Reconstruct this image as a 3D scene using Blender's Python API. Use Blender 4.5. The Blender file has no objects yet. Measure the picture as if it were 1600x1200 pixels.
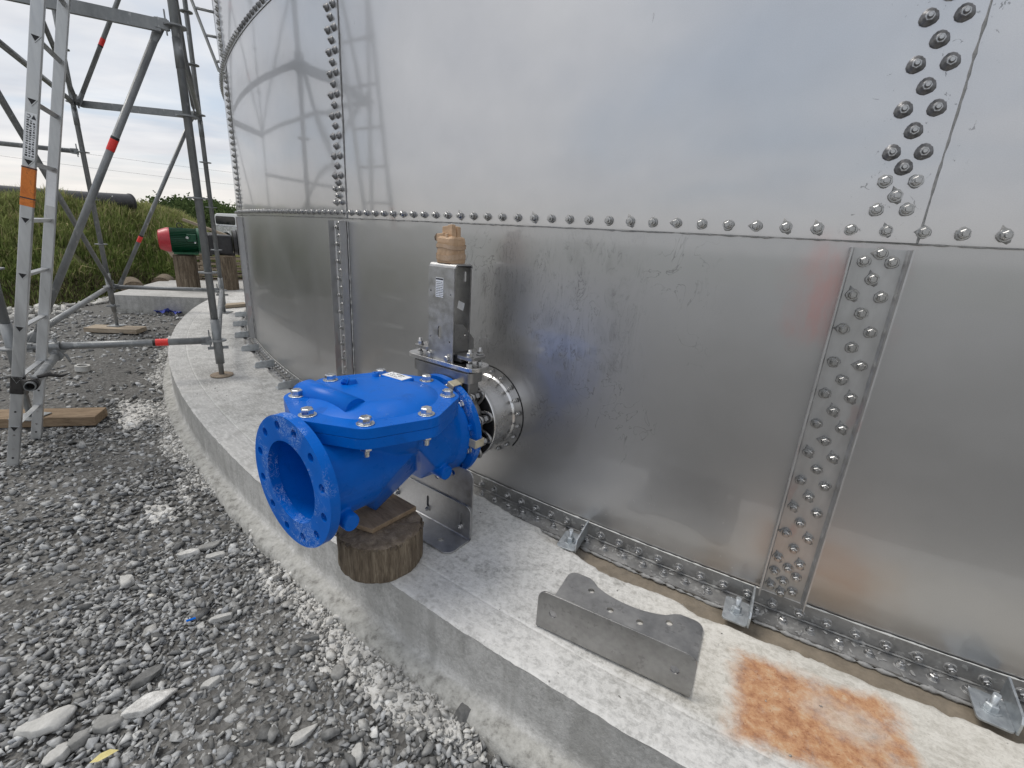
import bpy, bmesh, math, random
import numpy as np
from mathutils import Vector, Matrix, Euler, noise as mnoise
from mathutils.geometry import tessellate_polygon

random.seed(7); rng = np.random.default_rng(7)
SC = bpy.context.scene
COL = SC.collection
PI = math.pi
R_ = math.radians

# ------------------------------------------------------------------ camera
cd = bpy.data.cameras.new('camera'); cam = bpy.data.objects.new('camera', cd); COL.objects.link(cam)
cd.sensor_fit = 'HORIZONTAL'; cd.sensor_width = 36.0; cd.lens = 725.185 / 1600 * 36.0
cd.clip_start = 0.02; cd.clip_end = 3000
cr = Vector((0.99804387, 0.01882194, 0.05961676)); cu = Vector((-0.06251739, 0.30047843, 0.95173751)); cf = Vector((0, 0.95360288, -0.30106736))
M = Matrix.Identity(4)
for i in range(3):
    M[i][0] = cr[i]; M[i][1] = cu[i]; M[i][2] = -cf[i]
M.translation = Vector((0, 0, 1.153)); cam.matrix_world = M
SC.camera = cam

# ------------------------------------------------------------------ light
SC.view_settings.view_transform = 'Standard'; SC.view_settings.look = 'None'
SC.view_settings.gamma = 1.0; SC.view_settings.use_curve_mapping = False
SC.view_settings.exposure = 0.20
SUN_ELEV, SUN_AZ = R_(60), R_(285)          # azimuth clockwise from +Y: high on the left, veiled by cloud
sl = bpy.data.lights.new('sun', 'SUN'); sun = bpy.data.objects.new('sun', sl); COL.objects.link(sun)
sl.energy = 1.7; sl.angle = R_(26); sl.color = (1.0, 0.95, 0.88)
sd = Vector((math.sin(SUN_AZ) * math.cos(SUN_ELEV), math.cos(SUN_AZ) * math.cos(SUN_ELEV), math.sin(SUN_ELEV)))
sun.rotation_euler = sd.to_track_quat('Z', 'Y').to_euler(); sun.location = sd * 40

W = bpy.data.worlds.new('World'); SC.world = W; W.use_nodes = True
def build_world():
    nt = W.node_tree; nt.nodes.clear(); N = nt.nodes.new; Lk = nt.links.new
    out = N('ShaderNodeOutputWorld'); bg = N('ShaderNodeBackground'); bg.inputs[1].default_value = 0.1
    Lk(bg.outputs[0], out.inputs[0])
    sky = N('ShaderNodeTexSky'); sky.sky_type = 'NISHITA'; sky.sun_disc = False
    sky.sun_elevation = SUN_ELEV; sky.sun_rotation = SUN_AZ
    tc = N('ShaderNodeTexCoord'); sep = N('ShaderNodeSeparateXYZ'); Lk(tc.outputs['Generated'], sep.inputs[0])
    def math_(op, a, b=None):
        n = N('ShaderNodeMath'); n.operation = op
        for i, v in enumerate((a, b)):
            if v is None: continue
            if isinstance(v, (int, float)): n.inputs[i].default_value = v
            else: Lk(v, n.inputs[i])
        return n.outputs[0]
    zc = math_('ADD', math_('MAXIMUM', sep.outputs[2], 0.0), 0.09)
    u = math_('DIVIDE', sep.outputs[0], zc); v = math_('DIVIDE', sep.outputs[1], zc)
    cmb = N('ShaderNodeCombineXYZ'); Lk(u, cmb.inputs[0]); Lk(v, cmb.inputs[1])
    n1 = N('ShaderNodeTexNoise'); n1.inputs['Scale'].default_value = 0.42; n1.inputs['Detail'].default_value = 8
    n1.inputs['Roughness'].default_value = 0.55; n1.inputs['Distortion'].default_value = 0.6
    mp = N('ShaderNodeMapping'); mp.inputs['Rotation'].default_value = (0, 0, R_(-35)); mp.inputs['Scale'].default_value = (1.0, 1.5, 1)
    Lk(cmb.outputs[0], mp.inputs[0]); Lk(mp.outputs[0], n1.inputs['Vector'])
    r1 = N('ShaderNodeValToRGB'); e = r1.color_ramp.elements; e[0].position = 0.33; e[0].color = (0, 0, 0, 1); e[1].position = 0.52; e[1].color = (1, 1, 1, 1)
    Lk(n1.outputs[0], r1.inputs[0])
    n2 = N('ShaderNodeTexNoise'); n2.inputs['Scale'].default_value = 1.1; n2.inputs['Detail'].default_value = 6
    Lk(mp.outputs[0], n2.inputs['Vector'])
    r2 = N('ShaderNodeValToRGB'); e = r2.color_ramp.elements; e[0].position = 0.3; e[0].color = (5.7, 5.95, 6.5, 1); e[1].position = 0.68; e[1].color = (8.1, 8.15, 8.3, 1)
    Lk(n2.outputs[0], r2.inputs[0])
    sc = N('ShaderNodeMixRGB'); sc.inputs[0].default_value = 0.72                     # thin veil over the open sky
    sc.inputs[2].default_value = (5.0, 5.9, 7.0, 1); Lk(sky.outputs[0], sc.inputs[1])
    mx = N('ShaderNodeMixRGB'); Lk(r1.outputs[0], mx.inputs[0]); Lk(sc.outputs[0], mx.inputs[1]); Lk(r2.outputs[0], mx.inputs[2])
    # pale warm band low over the horizon, all round
    hz = N('ShaderNodeMapRange'); hz.interpolation_type = 'SMOOTHSTEP'; Lk(sep.outputs[2], hz.inputs[0])
    hz.inputs[1].default_value = 0.005; hz.inputs[2].default_value = 0.14; hz.inputs[3].default_value = 0.62; hz.inputs[4].default_value = 0.0
    m2 = N('ShaderNodeMixRGB'); Lk(hz.outputs[0], m2.inputs[0]); Lk(mx.outputs[0], m2.inputs[1]); m2.inputs[2].default_value = (9.0, 8.3, 7.4, 1)
    Lk(m2.outputs[0], bg.inputs[0])
build_world()

# ------------------------------------------------------------------ site frames
C = Vector((6.29979, 10.78329, 0)); TR = 10.8717; PH0 = -2.0776960651624647; PW = 2.43424; RE = TR + 0.7168
GZ = -0.275                                       # gravel level, top of the concrete ring is 0
O = Vector((-0.05624, 1.96317, 0)); NN = Vector((-0.58464, -0.81129, 0)); TX = Vector((0.81129, -0.58464, 0))
VANG = math.atan2(TX.y, TX.x)
def tank_xy(s, dr=0.0):
    a = PH0 + s / TR; return C.x + (TR + dr) * math.cos(a), C.y + (TR + dr) * math.sin(a)

# ------------------------------------------------------------------ node helpers
class NB:
    def __init__(self, m):
        self.nt = m.node_tree; self.nt.nodes.clear()
        self.out = self.nt.nodes.new('ShaderNodeOutputMaterial'); self.tc = self.nt.nodes.new('ShaderNodeTexCoord')
    def n(self, t, **kw):
        x = self.nt.nodes.new(t)
        for k, v in kw.items(): setattr(x, k, v)
        return x
    def link(self, a, b): self.nt.links.new(a, b)
    def put(self, sock, v):
        if v is None: return
        if hasattr(v, 'is_linked') or hasattr(v, 'links'): self.link(v, sock)
        elif isinstance(v, (tuple, list)) and len(v) == 3 and sock.type == 'RGBA': sock.default_value = (*v, 1)
        else: sock.default_value = v
    def math(self, op, a, b=None, c=None, clamp=False):
        x = self.n('ShaderNodeMath', operation=op); x.use_clamp = clamp
        for i, v in enumerate((a, b, c)): self.put(x.inputs[i], v) if v is not None else None
        return x.outputs[0]
    def mapped(self, vec, scale=(1, 1, 1), rot=(0, 0, 0), loc=(0, 0, 0)):
        m = self.n('ShaderNodeMapping'); self.link(vec, m.inputs[0]); m.inputs['Scale'].default_value = scale; m.inputs['Rotation'].default_value = rot; m.inputs['Location'].default_value = loc
        return m.outputs[0]
    def noise(self, vec, scale, detail=5, rough=.55, dist=0.0):
        x = self.n('ShaderNodeTexNoise'); self.link(vec, x.inputs['Vector']); x.inputs['Scale'].default_value = scale; x.inputs['Detail'].default_value = detail
        x.inputs['Roughness'].default_value = rough; x.inputs['Distortion'].default_value = dist; return x.outputs[0]
    def voro(self, vec, scale, feature='F1'):
        x = self.n('ShaderNodeTexVoronoi', feature=feature); self.link(vec, x.inputs['Vector']); x.inputs['Scale'].default_value = scale; return x
    def ramp(self, f, stops):
        r = self.n('ShaderNodeValToRGB'); e = r.color_ramp.elements
        while len(e) < len(stops): e.new(0.5)
        for i, (p, c) in enumerate(stops):
            e[i].position = p
            e[i].color = (*c, 1) if isinstance(c, (tuple, list)) else (c, c, c, 1)
        self.link(f, r.inputs[0]); return r.outputs[0]
    def mr(self, v, a, b, c=0.0, d=1.0):
        x = self.n('ShaderNodeMapRange', interpolation_type='SMOOTHSTEP'); self.put(x.inputs[0], v)
        for i, k in enumerate((a, b, c, d)): x.inputs[i + 1].default_value = k
        return x.outputs[0]
    def mix(self, f, a, b, mode='MIX'):
        x = self.n('ShaderNodeMixRGB', blend_type=mode); self.put(x.inputs[0], f); self.put(x.inputs[1], a); self.put(x.inputs[2], b); return x.outputs[0]
    def bump(self, h, strength=.3, dist=.01, normal=None):
        b = self.n('ShaderNodeBump'); self.link(h, b.inputs['Height']); b.inputs['Strength'].default_value = strength; b.inputs['Distance'].default_value = dist
        if normal is not None: self.link(normal, b.inputs['Normal'])
        return b.outputs[0]
    def bsdf(self, col, rough=.5, metal=0.0, normal=None, spec=None, coat=None):
        p = self.n('ShaderNodeBsdfPrincipled'); self.put(p.inputs['Base Color'], col); self.put(p.inputs['Roughness'], rough); self.put(p.inputs['Metallic'], metal)
        if normal is not None: self.link(normal, p.inputs['Normal'])
        if spec is not None: p.inputs['Specular IOR Level'].default_value = spec
        if coat: p.inputs['Coat Weight'].default_value = coat; p.inputs['Coat Roughness'].default_value = .12
        return p.outputs[0]
    def done(self, sh): self.link(sh, self.out.inputs[0])
MATS = {}
def newmat(name):
    m = bpy.data.materials.new(name); m.use_nodes = True; MATS[name] = m; return m, NB(m)
def simple(name, c1, c2, scale=8, rough=.5, metal=0.0, bump=.15, bdist=.004, rv=.12, spec=None, coat=None, detail=6, stretch=(1, 1, 1), speck=None):
    m, b = newmat(name); v = b.mapped(b.tc.outputs['Object'], stretch)
    f = b.noise(v, scale, detail, .6); g = b.noise(v, scale * 6.3, 4)
    f2 = b.math('ADD', b.math('MULTIPLY', f, .7), b.math('MULTIPLY', g, .3))
    col = b.ramp(f2, [(.36, c1), (.64, c2)])
    if speck:
        sp = b.mr(b.noise(v, speck[1], 3, .7), speck[2], speck[2] + .04); col = b.mix(b.math('MULTIPLY', sp, speck[3]), col, speck[0])
    ro = b.mr(f, .3, .7, max(rough - rv, .04), min(rough + rv, 1))
    b.done(b.bsdf(col, ro, metal, b.bump(f2, bump, bdist) if bump else None, spec, coat)); return m

# ------------------------------------------------------------------ mesh helpers
class MB:
    def __init__(self): self.v = []; self.f = []; self.m = []; self.s = []
    def add(self, vs, fs, mi=0, smooth=False, M=None):
        o = len(self.v)
        if M is not None: vs = [M @ Vector(q) for q in vs]
        self.v.extend([tuple(q) for q in vs])
        for f in fs: self.f.append([i + o for i in f]); self.m.append(mi); self.s.append(smooth)
        return self
    def box(self, c, d, rot=None, mi=0, M=None, taper=1.0):
        hx, hy, hz = d[0] / 2, d[1] / 2, d[2] / 2
        vs = [Vector((x * hx * (taper if z > 0 else 1), y * hy * (taper if z > 0 else 1), z * hz)) for z in (-1, 1) for x, y in ((-1, -1), (1, -1), (1, 1), (-1, 1))]
        if rot is not None:
            E_ = rot if isinstance(rot, Matrix) else Euler(rot).to_matrix(); vs = [E_ @ q for q in vs]
        vs = [q + Vector(c) for q in vs]
        return self.add(vs, [(3, 2, 1, 0), (4, 5, 6, 7), (0, 1, 5, 4), (1, 2, 6, 5), (2, 3, 7, 6), (3, 0, 4, 7)], mi, False, M)
    def cyl(self, p0, p1, r0, r1=None, n=16, mi=0, smooth=True, caps=True, M=None, spin=0.0):
        r1 = r0 if r1 is None else r1; p0 = Vector(p0); p1 = Vector(p1); q = (p1 - p0).to_track_quat('Z', 'Y')
        a = [q @ Vector((math.cos(t), math.sin(t), 0)) for t in [2 * PI * i / n + spin for i in range(n)]]
        vs = [p0 + x * r0 for x in a] + [p1 + x * r1 for x in a]
        self.add(vs, [(i, (i + 1) % n, n + (i + 1) % n, n + i) for i in range(n)], mi, smooth, M)
        if caps: self.add(vs[:n], [tuple(range(n))[::-1]], mi, False, M); self.add(vs[n:], [tuple(range(n))], mi, False, M)
        return self
    def lathe(self, prof, p0=(0, 0, 0), axis=(0, 0, 1), n=32, mi=0, smooth=True, M=None, closed=False, sharp=False, wob=0.0):
        q = Vector(axis).to_track_quat('Z', 'Y'); p0 = Vector(p0); vs = []
        for k, (r, h) in enumerate(prof):
            for i in range(n):
                t = 2 * PI * i / n; w = 1 + wob * mnoise.noise(Vector((math.cos(t) * 1.7, math.sin(t) * 1.7, h * 9 + k)))
                vs.append(p0 + q @ Vector((r * w * math.cos(t), r * w * math.sin(t), h)))
        P = len(prof); fs = []
        for k in range(P if closed else P - 1):
            a, b = k * n, ((k + 1) % P) * n
            fs += [(a + i, a + (i + 1) % n, b + (i + 1) % n, b + i) for i in range(n)]
        self.add(vs, fs, mi, smooth, M); return self
    def ring(self, p0, axis, ri, ro, h, n=48, mi=0, M=None):
        return self.lathe([(ri, 0), (ro, 0), (ro, h), (ri, h)], p0, axis, n, mi, False, M, closed=True)
    def tube(self, path, r, n=10, mi=0, smooth=True, caps=True, M=None):
        P = [Vector(p) for p in path]; rs = r if isinstance(r, (list, tuple)) else [r] * len(P); vs = []
        up = None
        for k, p in enumerate(P):
            d = (P[min(k + 1, len(P) - 1)] - P[max(k - 1, 0)]).normalized()
            if up is None:
                up = Vector((0, 0, 1)) if abs(d.z) < .9 else Vector((1, 0, 0))
            x = d.cross(up).normalized(); up = x.cross(d).normalized()
            vs += [p + (x * math.cos(2 * PI * i / n) + up * math.sin(2 * PI * i / n)) * rs[k] for i in range(n)]
        self.add(vs, [(k * n + i, k * n + (i + 1) % n, (k + 1) * n + (i + 1) % n, (k + 1) * n + i) for k in range(len(P) - 1) for i in range(n)], mi, smooth, M)
        if caps: self.add(vs[:n], [tuple(range(n))[::-1]], mi, False, M); self.add(vs[-n:], [tuple(range(n))], mi, False, M)
        return self
    def plate(self, outer, holes, th, M=None, mi=0, z0=0.0):
        loops = [outer] + list(holes); flat = [p for l in loops for p in l]; N = len(flat)
        tris = tessellate_polygon([[Vector((x, y, 0)) for x, y in l] for l in loops])
        vs = [(x, y, z0) for x, y in flat] + [(x, y, z0 + th) for x, y in flat]
        fs = [tuple(t) for t in tris] + [tuple(i + N for i in t)[::-1] for t in tris]
        o = 0
        for l in loops:
            k = len(l); fs += [(o + i, o + (i + 1) % k, N + o + (i + 1) % k, N + o + i) for i in range(k)]; o += k
        return self.add(vs, fs, mi, False, M)
    def hull(self, pts, mi=0):
        bm = bmesh.new()
        for p in pts: bm.verts.new(p)
        r = bmesh.ops.convex_hull(bm, input=bm.verts[:])
        bmesh.ops.delete(bm, geom=[g for g in set(r['geom_interior'] + r['geom_unused']) if isinstance(g, bmesh.types.BMVert)], context='VERTS')
        bm.verts.ensure_lookup_table(); bm.verts.index_update()
        self.add([v.co.copy() for v in bm.verts], [[v.index for v in f.verts] for f in bm.faces], mi); bm.free(); return self
    def mesh(self, name, mats, weld=True):
        me = bpy.data.meshes.new(name); me.from_pydata(self.v, [], self.f)
        me.polygons.foreach_set('material_index', self.m); me.polygons.foreach_set('use_smooth', self.s)
        for m in (mats if isinstance(mats, (list, tuple)) else [mats]): me.materials.append(MATS[m] if isinstance(m, str) else m)
        if weld:
            bm = bmesh.new(); bm.from_mesh(me); bmesh.ops.remove_doubles(bm, verts=bm.verts, dist=1e-5); bmesh.ops.recalc_face_normals(bm, faces=bm.faces); bm.to_mesh(me); bm.free()
        me.update(); return me
    def build(self, name, mats, parent=None, loc=(0, 0, 0), rot=(0, 0, 0), bevel=0.0, seg=2, weld=True, sharp=None):
        me = self.mesh(name, mats, weld)
        if sharp is not None: me.set_sharp_from_angle(angle=R_(sharp))
        o = link(name, me, parent, loc, rot)
        if bevel:
            md = o.modifiers.new('bevel', 'BEVEL'); md.width = bevel; md.segments = seg; md.limit_method = 'ANGLE'; md.angle_limit = R_(38)
        return o
def link(name, data, parent=None, loc=(0, 0, 0), rot=(0, 0, 0)):
    o = bpy.data.objects.new(name, data); COL.objects.link(o); o.parent = parent; o.location = loc; o.rotation_euler = rot; return o
def tag(o, label=None, cat=None, group=None, kind=None):
    if label: o['label'] = label
    if cat: o['category'] = cat
    if group: o['group'] = group
    if kind: o['kind'] = kind
    return o
def thing(name, label, cat, loc=(0, 0, 0), rz=0.0, group=None):
    return tag(link(name, None, None, loc, (0, 0, rz)), label, cat, group)
def circ(r, n=24, c=(0, 0), a0=0.0): return [(c[0] + r * math.cos(a0 + 2 * PI * i / n), c[1] + r * math.sin(a0 + 2 * PI * i / n)) for i in range(n)]
def rrect(x0, y0, x1, y1, r, n=5, corners=(1, 1, 1, 1)):
    out = []
    for k, (cx, cy, a) in enumerate(((x1 - r, y1 - r, 0), (x0 + r, y1 - r, PI / 2), (x0 + r, y0 + r, PI), (x1 - r, y0 + r, 1.5 * PI))):
        if corners[k]: out += [(cx + r * math.cos(a + PI / 2 * i / n), cy + r * math.sin(a + PI / 2 * i / n)) for i in range(n + 1)]
        else: out.append(((x1, y1), (x0, y1), (x0, y0), (x1, y0))[k])
    return out
def slot(cx, y0, y1, r, n=6): return [(cx + r * math.cos(PI * i / n), y1 - r + r * math.sin(PI * i / n)) for i in range(n + 1)] + [(cx + r * math.cos(PI + PI * i / n), y0 + r + r * math.sin(PI + PI * i / n)) for i in range(n + 1)]
def frame(o, x, y):
    x = Vector(x).normalized(); y = Vector(y).normalized(); z = x.cross(y).normalized()
    m = Matrix.Identity(4)
    for i in range(3): m[i][0] = x[i]; m[i][1] = y[i]; m[i][2] = z[i]; m[i][3] = o[i]
    return m
def hexbolt(mb, p, ax, r=.016, head=.013, wash=.02, mi=0, spin=None, M=None):
    p = Vector(p); ax = Vector(ax).normalized(); spin = random.random() if spin is None else spin
    mb.cyl(p, p + ax * .003, wash, wash, 18, mi, True, True, M)
    mb.cyl(p + ax * .003, p + ax * (.003 + head * .82), r, r, 6, mi, False, True, M, spin)
    mb.cyl(p + ax * (.003 + head * .82), p + ax * (.003 + head), r, r * .82, 6, mi, False, True, M, spin)
    return mb

# ------------------------------------------------------------------ materials
def build_materials():
    # stainless tank sheet: UV = (metres along the wall, metres up)
    m, b = newmat('stainless_sheet'); uv = b.tc.outputs['UV']
    sx = b.n('ShaderNodeSeparateXYZ'); b.link(uv, sx.inputs[0]); S, Z = sx.outputs[0], sx.outputs[1]
    big = b.noise(b.mapped(uv, (1, 1, 1)), 1.3, 4, .55, .4); fine = b.noise(b.mapped(uv, (90, 9, 1)), 3, 6, .6); grain = b.noise(uv, 420, 2)
    mid = b.noise(uv, 9, 5, .6, .3)
    col = b.ramp(b.math('ADD', b.math('MULTIPLY', big, .65), b.math('MULTIPLY', mid, .35)), [(.3, (.56, .56, .57)), (.7, (.635, .635, .645))])
    col = b.mix(.10, col, b.ramp(grain, [(.3, .3), (.7, .8)]))
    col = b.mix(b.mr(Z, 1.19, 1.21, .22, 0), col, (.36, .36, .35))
    def box(s0, s1, z0, z1, soft, warp=.05):
        w1 = b.math('MULTIPLY', b.math('SUBTRACT', b.noise(uv, 6, 5, .6), .5), warp * 4); s_ = b.math('ADD', S, w1); z_ = b.math('ADD', Z, w1)
        a = b.math('MULTIPLY', b.mr(s_, s0 - soft, s0 + soft), b.mr(s_, s1 - soft, s1 + soft, 1, 0))
        c = b.math('MULTIPLY', b.mr(z_, z0 - soft, z0 + soft), b.mr(z_, z1 - soft, z1 + soft, 1, 0))
        return b.math('MULTIPLY', a, c)
    # red marker dye round the top of the stiffener
    col = b.mix(b.math('MULTIPLY', box(-.235, -.03, .93, 1.17, .06), b.mr(b.noise(b.mapped(uv, (24, 7, 1), (0, 0, .2)), 1.0, 5, .65), .34, .66, .18, .52)), col, (.72, .36, .34))
    # rust-brown tint near the foot
    col = b.mix(b.math('MULTIPLY', box(-.33, .12, .04, .16, .06), .24), col, (.52, .38, .26))
    col = b.mix(b.math('MULTIPLY', box(.02, .20, .05, .24, .07), .2), col, (.52, .37, .24))
    # dark rubbed scratches right of the gate valve
    wv = b.mapped(uv, (16, 4.2, 1), (0, 0, R_(12))); sn = b.noise(wv, 1.3, 5, .62, 1.6)
    line = b.math('MULTIPLY', b.mr(sn, .475, .497), b.mr(sn, .503, .525, 1, 0))
    sn2 = b.noise(b.mapped(uv, (7, 5, 1), (0, 0, R_(-40)), (3, 1, 0)), 1.1, 3, .5, 2.4)
    line2 = b.math('MULTIPLY', b.mr(sn2, .488, .499), b.mr(sn2, .501, .512, 1, 0))
    sm = b.math('MULTIPLY', box(-1.42, -.72, .60, 1.14, .10), b.mr(mid, .38, .62))
    marks = b.math('MAXIMUM', b.math('MULTIPLY', line, sm), b.math('MULTIPLY', line2, b.math('MULTIPLY', box(-1.9, -.5, .3, 1.16, .12), b.mr(b.noise(uv, 3.1, 3), .5, .6))))
    marks = b.math('MAXIMUM', marks, b.math('MULTIPLY', b.mr(b.noise(b.mapped(uv, (30, 8, 1), (0, 0, .3), (7, 3, 0)), 1.0, 6, .7, .8), .70, .735), b.mr(b.noise(uv, 1.7, 2), .47, .6)))
    smudge = b.math('MULTIPLY', sm, b.mr(b.noise(b.mapped(uv, (11, 3, 1), (0, 0, .25)), 1.0, 6, .65, .8), .42, .66)); col = b.mix(b.math('MULTIPLY', smudge, .36), col, (.20, .195, .19))
    col = b.mix(b.math('MULTIPLY', marks, .58), col, (.15, .145, .14))
    sd = b.mr(b.noise(b.mapped(uv, (34, 30, 1), (0, 0, .6), (2, 9, 0)), 1.0, 4, .7, 1.1), .64, .67); col = b.mix(b.math('MULTIPLY', b.math('MULTIPLY', sd, box(-.17, .05, 1.2, 2.4, .02)), .65), col, (.17, .17, .17))
    # pale dust splashes along the bottom
    sp = b.mr(b.noise(b.mapped(uv, (60, 30, 1)), 1.0, 4, .7), .66, .70); col = b.mix(b.math('MULTIPLY', b.math('MULTIPLY', sp, box(-2.3, -.15, .04, .30, .06)), .6), col, (.8, .8, .79))
    ro = b.math('ADD', b.mr(big, .3, .7, .33, .39), b.math('MULTIPLY', marks, .15)); ro = b.math('ADD', ro, b.math('MULTIPLY', b.math('SUBTRACT', fine, .5), .10))
    ro = b.math('ADD', ro, b.mr(Z, 1.19, 1.21, .05, 0.0)); h = b.math('ADD', b.math('MULTIPLY', big, 1.0), b.math('MULTIPLY', fine, .012))
    nrm = b.bump(h, .05, .02)
    s1 = b.bsdf(col, ro, 1.0, nrm); s2 = b.bsdf(col, .07, 1.0, nrm)
    low = b.mr(Z, 1.19, 1.21); ms = b.n('ShaderNodeMixShader'); b.link(b.math('MULTIPLY_ADD', low, .16, .12), ms.inputs[0]); b.link(s1, ms.inputs[1]); b.link(s2, ms.inputs[2]); b.done(ms.outputs[0])
    simple('stainless_strip', (.48, .48, .48), (.60, .60, .60), 10, .44, .92, .06, .001, .06, stretch=(1, 1, .4), speck=((.50, .40, .39), 6, .60, .5))
    # cast / plate stainless
    simple('stainless_plate', (.29, .287, .283), (.43, .426, .42), 9, .42, 1.0, .06, .002, .08, speck=((.20, .195, .19), 26, .60, .35))
    simple('stainless_matt', (.40, .40, .40), (.54, .54, .54), 30, .46, 1.0, .10, .001, .08)
    simple('stainless_dull', (.26, .258, .255), (.42, .418, .41), 12, .55, .85, .12, .002, .1, speck=((.55, .55, .54), 26, .58, .7))
    simple('stainless_bright', (.60, .595, .585), (.76, .75, .74), 9, .27, 1.0, .08, .002, .08)
    simple('bolt_steel', (.34, .34, .34), (.56, .56, .555), 40, .34, 1.0, .15, .001, .1)
    simple('bolt_cap', (.13, .13, .135), (.27, .27, .275), 60, .42, .55, .3, .002, .1)
    simple('zinc', (.55, .56, .57), (.80, .81, .80), 30, .26, 1.0, .1, .001, .1)
    simple('galvanised_clip', (.42, .45, .47), (.60, .63, .65), 40, .42, .85, .12, .001, .1)
    simple('galvanised_tube', (.20, .21, .215), (.34, .35, .355), 7, .48, .55, .12, .002, .12, stretch=(1, 1, .5), speck=((.55, .55, .54), 22, .62, .5))
    simple('aluminium', (.44, .45, .46), (.60, .61, .61), 9, .40, .75, .06, .001, .1, stretch=(1, 1, .2), speck=((.35, .35, .35), 30, .66, .4))
    simple('sealant', (.19, .19, .187), (.36, .36, .355), 60, .55, 0, .5, .004)
    simple('sealant_white', (.52, .52, .50), (.68, .68, .66), 80, .5, 0, .5, .003)
    simple('rubber', (.008, .008, .009), (.022, .022, .024), 20, .55, 0, .1, .002)
    simple('black_tape', (.012, .011, .011), (.04, .037, .035), 20, .42, 0, .3, .003)
    simple('black_plastic', (.03, .03, .033), (.075, .075, .08), 6, .5, 0, .05, .003)
    simple('pump_iron', (.025, .025, .028), (.06, .06, .063), 9, .45, 0, .15, .004)
    simple('motor_green', (.004, .062, .028), (.010, .10, .045), 7, .35, 0, .06, .003)
    simple('motor_red', (.40, .022, .035), (.56, .055, .07), 8, .38, 0, .06, .003)
    simple('red_tape', (.78, .03, .025), (.9, .06, .05), 18, .38, 0, .1, .001)
    simple('orange_sticker', (.60, .16, .02), (.80, .25, .04), 30, .45, 0, .05, .001, speck=((.35, .10, .03), 30, .58, .5))
    simple('paper', (.74, .76, .78), (.86, .87, .88), 20, .5, 0, .03, .001)
    simple('print_ink', (.03, .03, .035), (.06, .06, .065), 40, .6, 0, 0)
    simple('clip_brass', (.50, .44, .31), (.66, .60, .46), 30, .42, .4, .1, .001)
    simple('cardboard', (.42, .27, .155), (.56, .38, .235), 12, .55, 0, .2, .003, stretch=(1, 1, 3), coat=.35)
    simple('brown_tape', (.40, .27, .17), (.52, .37, .25), 16, .22, 0, .5, .004, spec=.7)
    simple('blue_rag', (.02, .035, .25), (.10, .13, .50), 14, .8, 0, .3, .006)
    simple('dry_leaf', (.50, .42, .15), (.68, .60, .28), 30, .7, 0, .2, .002)
    simple('car_silver', (.56, .57, .60), (.62, .63, .66), 3, .28, .35, 0, coat=.5)
    simple('car_white', (.76, .77, .79), (.82, .83, .84), 3, .3, 0, 0, coat=.5)
    simple('glass_dark', (.012, .014, .017), (.02, .022, .026), 3, .06, 0, 0)
    simple('rust_steel', (.16, .10, .06), (.42, .36, .28), 40, .7, .2, .3, .002)
    # valve enamel
    m, b = newmat('blue_enamel'); v = b.tc.outputs['Object']
    n1 = b.noise(v, 7, 4); n2 = b.noise(v, 160, 3); col = b.ramp(n1, [(.3, (.0004, .108, .49)), (.7, (.0006, .136, .60))])
    dust = b.mr(b.noise(b.mapped(v, (1, 1, 1)), 55, 6, .75, .5), .60, .70); dz = b.mr(b.noise(v, 5.5, 3), .50, .64)
    col = b.mix(b.math('MULTIPLY', b.math('MULTIPLY', dust, dz), .26), col, (.30, .46, .70)); grime = b.math('MULTIPLY', b.mr(b.noise(v, 19, 6, .7, .8), .54, .72), .35); col = b.mix(grime, col, (.002, .055, .27))
    b.done(b.bsdf(col, b.mr(n1, .3, .7, .26, .38), 0, b.bump(b.math('ADD', b.math('MULTIPLY', n1, 1.0), b.math('MULTIPLY', n2, .09)), .14, .006), .16))
    m, b = newmat('blue_flange'); v = b.tc.outputs['Object']
    n1 = b.noise(v, 7, 4); col = b.ramp(n1, [(.3, (.0004, .108, .49)), (.7, (.0006, .136, .60))])
    sc = b.noise(v, 42, 6, .7, 1.2); ln = b.math('MULTIPLY', b.mr(sc, .485, .498), b.mr(sc, .503, .516, 1, 0)); reg = b.mr(b.noise(v, 8.5, 2), .46, .58)
    chips = b.mr(b.noise(v, 70, 5, .7), .66, .69)
    col = b.mix(b.math('MULTIPLY', b.math('MAXIMUM', b.math('MULTIPLY', ln, reg), b.math('MULTIPLY', chips, b.mr(b.noise(v, 6, 2), .48, .6))), .75), col, (.55, .68, .85))
    b.done(b.bsdf(col, .36, 0, b.bump(b.math('ADD', n1, b.math('MULTIPLY', b.noise(v, 150, 3), .08)), .10, .004), .16))
    # concrete; UV on the ring slab = (metres along, metres out from the wall)
    def concrete(name, slab):
        m, b = newmat(name); v = b.tc.outputs['Object']
        n1 = b.noise(v, 1.6, 6, .6, .3); n2 = b.noise(v, 14, 8, .7); n3 = b.noise(v, 120, 4, .7); n4 = b.noise(b.mapped(v, (1, 1, 1), (0, 0, .4), (5, 2, 0)), 5, 7, .65, 1.5)
        f = b.math('ADD', b.math('ADD', b.math('MULTIPLY', n1, .26), b.math('MULTIPLY', n2, .24)), b.math('ADD', b.math('MULTIPLY', b.noise(v, 75, 5, .75), .32), b.math('MULTIPLY', n4, .18)))
        col = b.ramp(f, [(.39, (.245, .242, .23)), (.47, (.42, .416, .40)), (.555, (.63, .625, .605))])
        pit = b.mr(b.noise(v, 60, 3, .6), .70, .74); col = b.mix(b.math('MULTIPLY', pit, .7), col, (.13, .125, .115)); spk = b.mr(b.noise(v, 105, 4, .7), .60, .66); col = b.mix(b.math('MULTIPLY', spk, .45), col, (.20, .195, .185))
        h = b.math('ADD', b.math('MULTIPLY', n2, .6), b.math('MULTIPLY', n3, .35)); ro = .82
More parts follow.
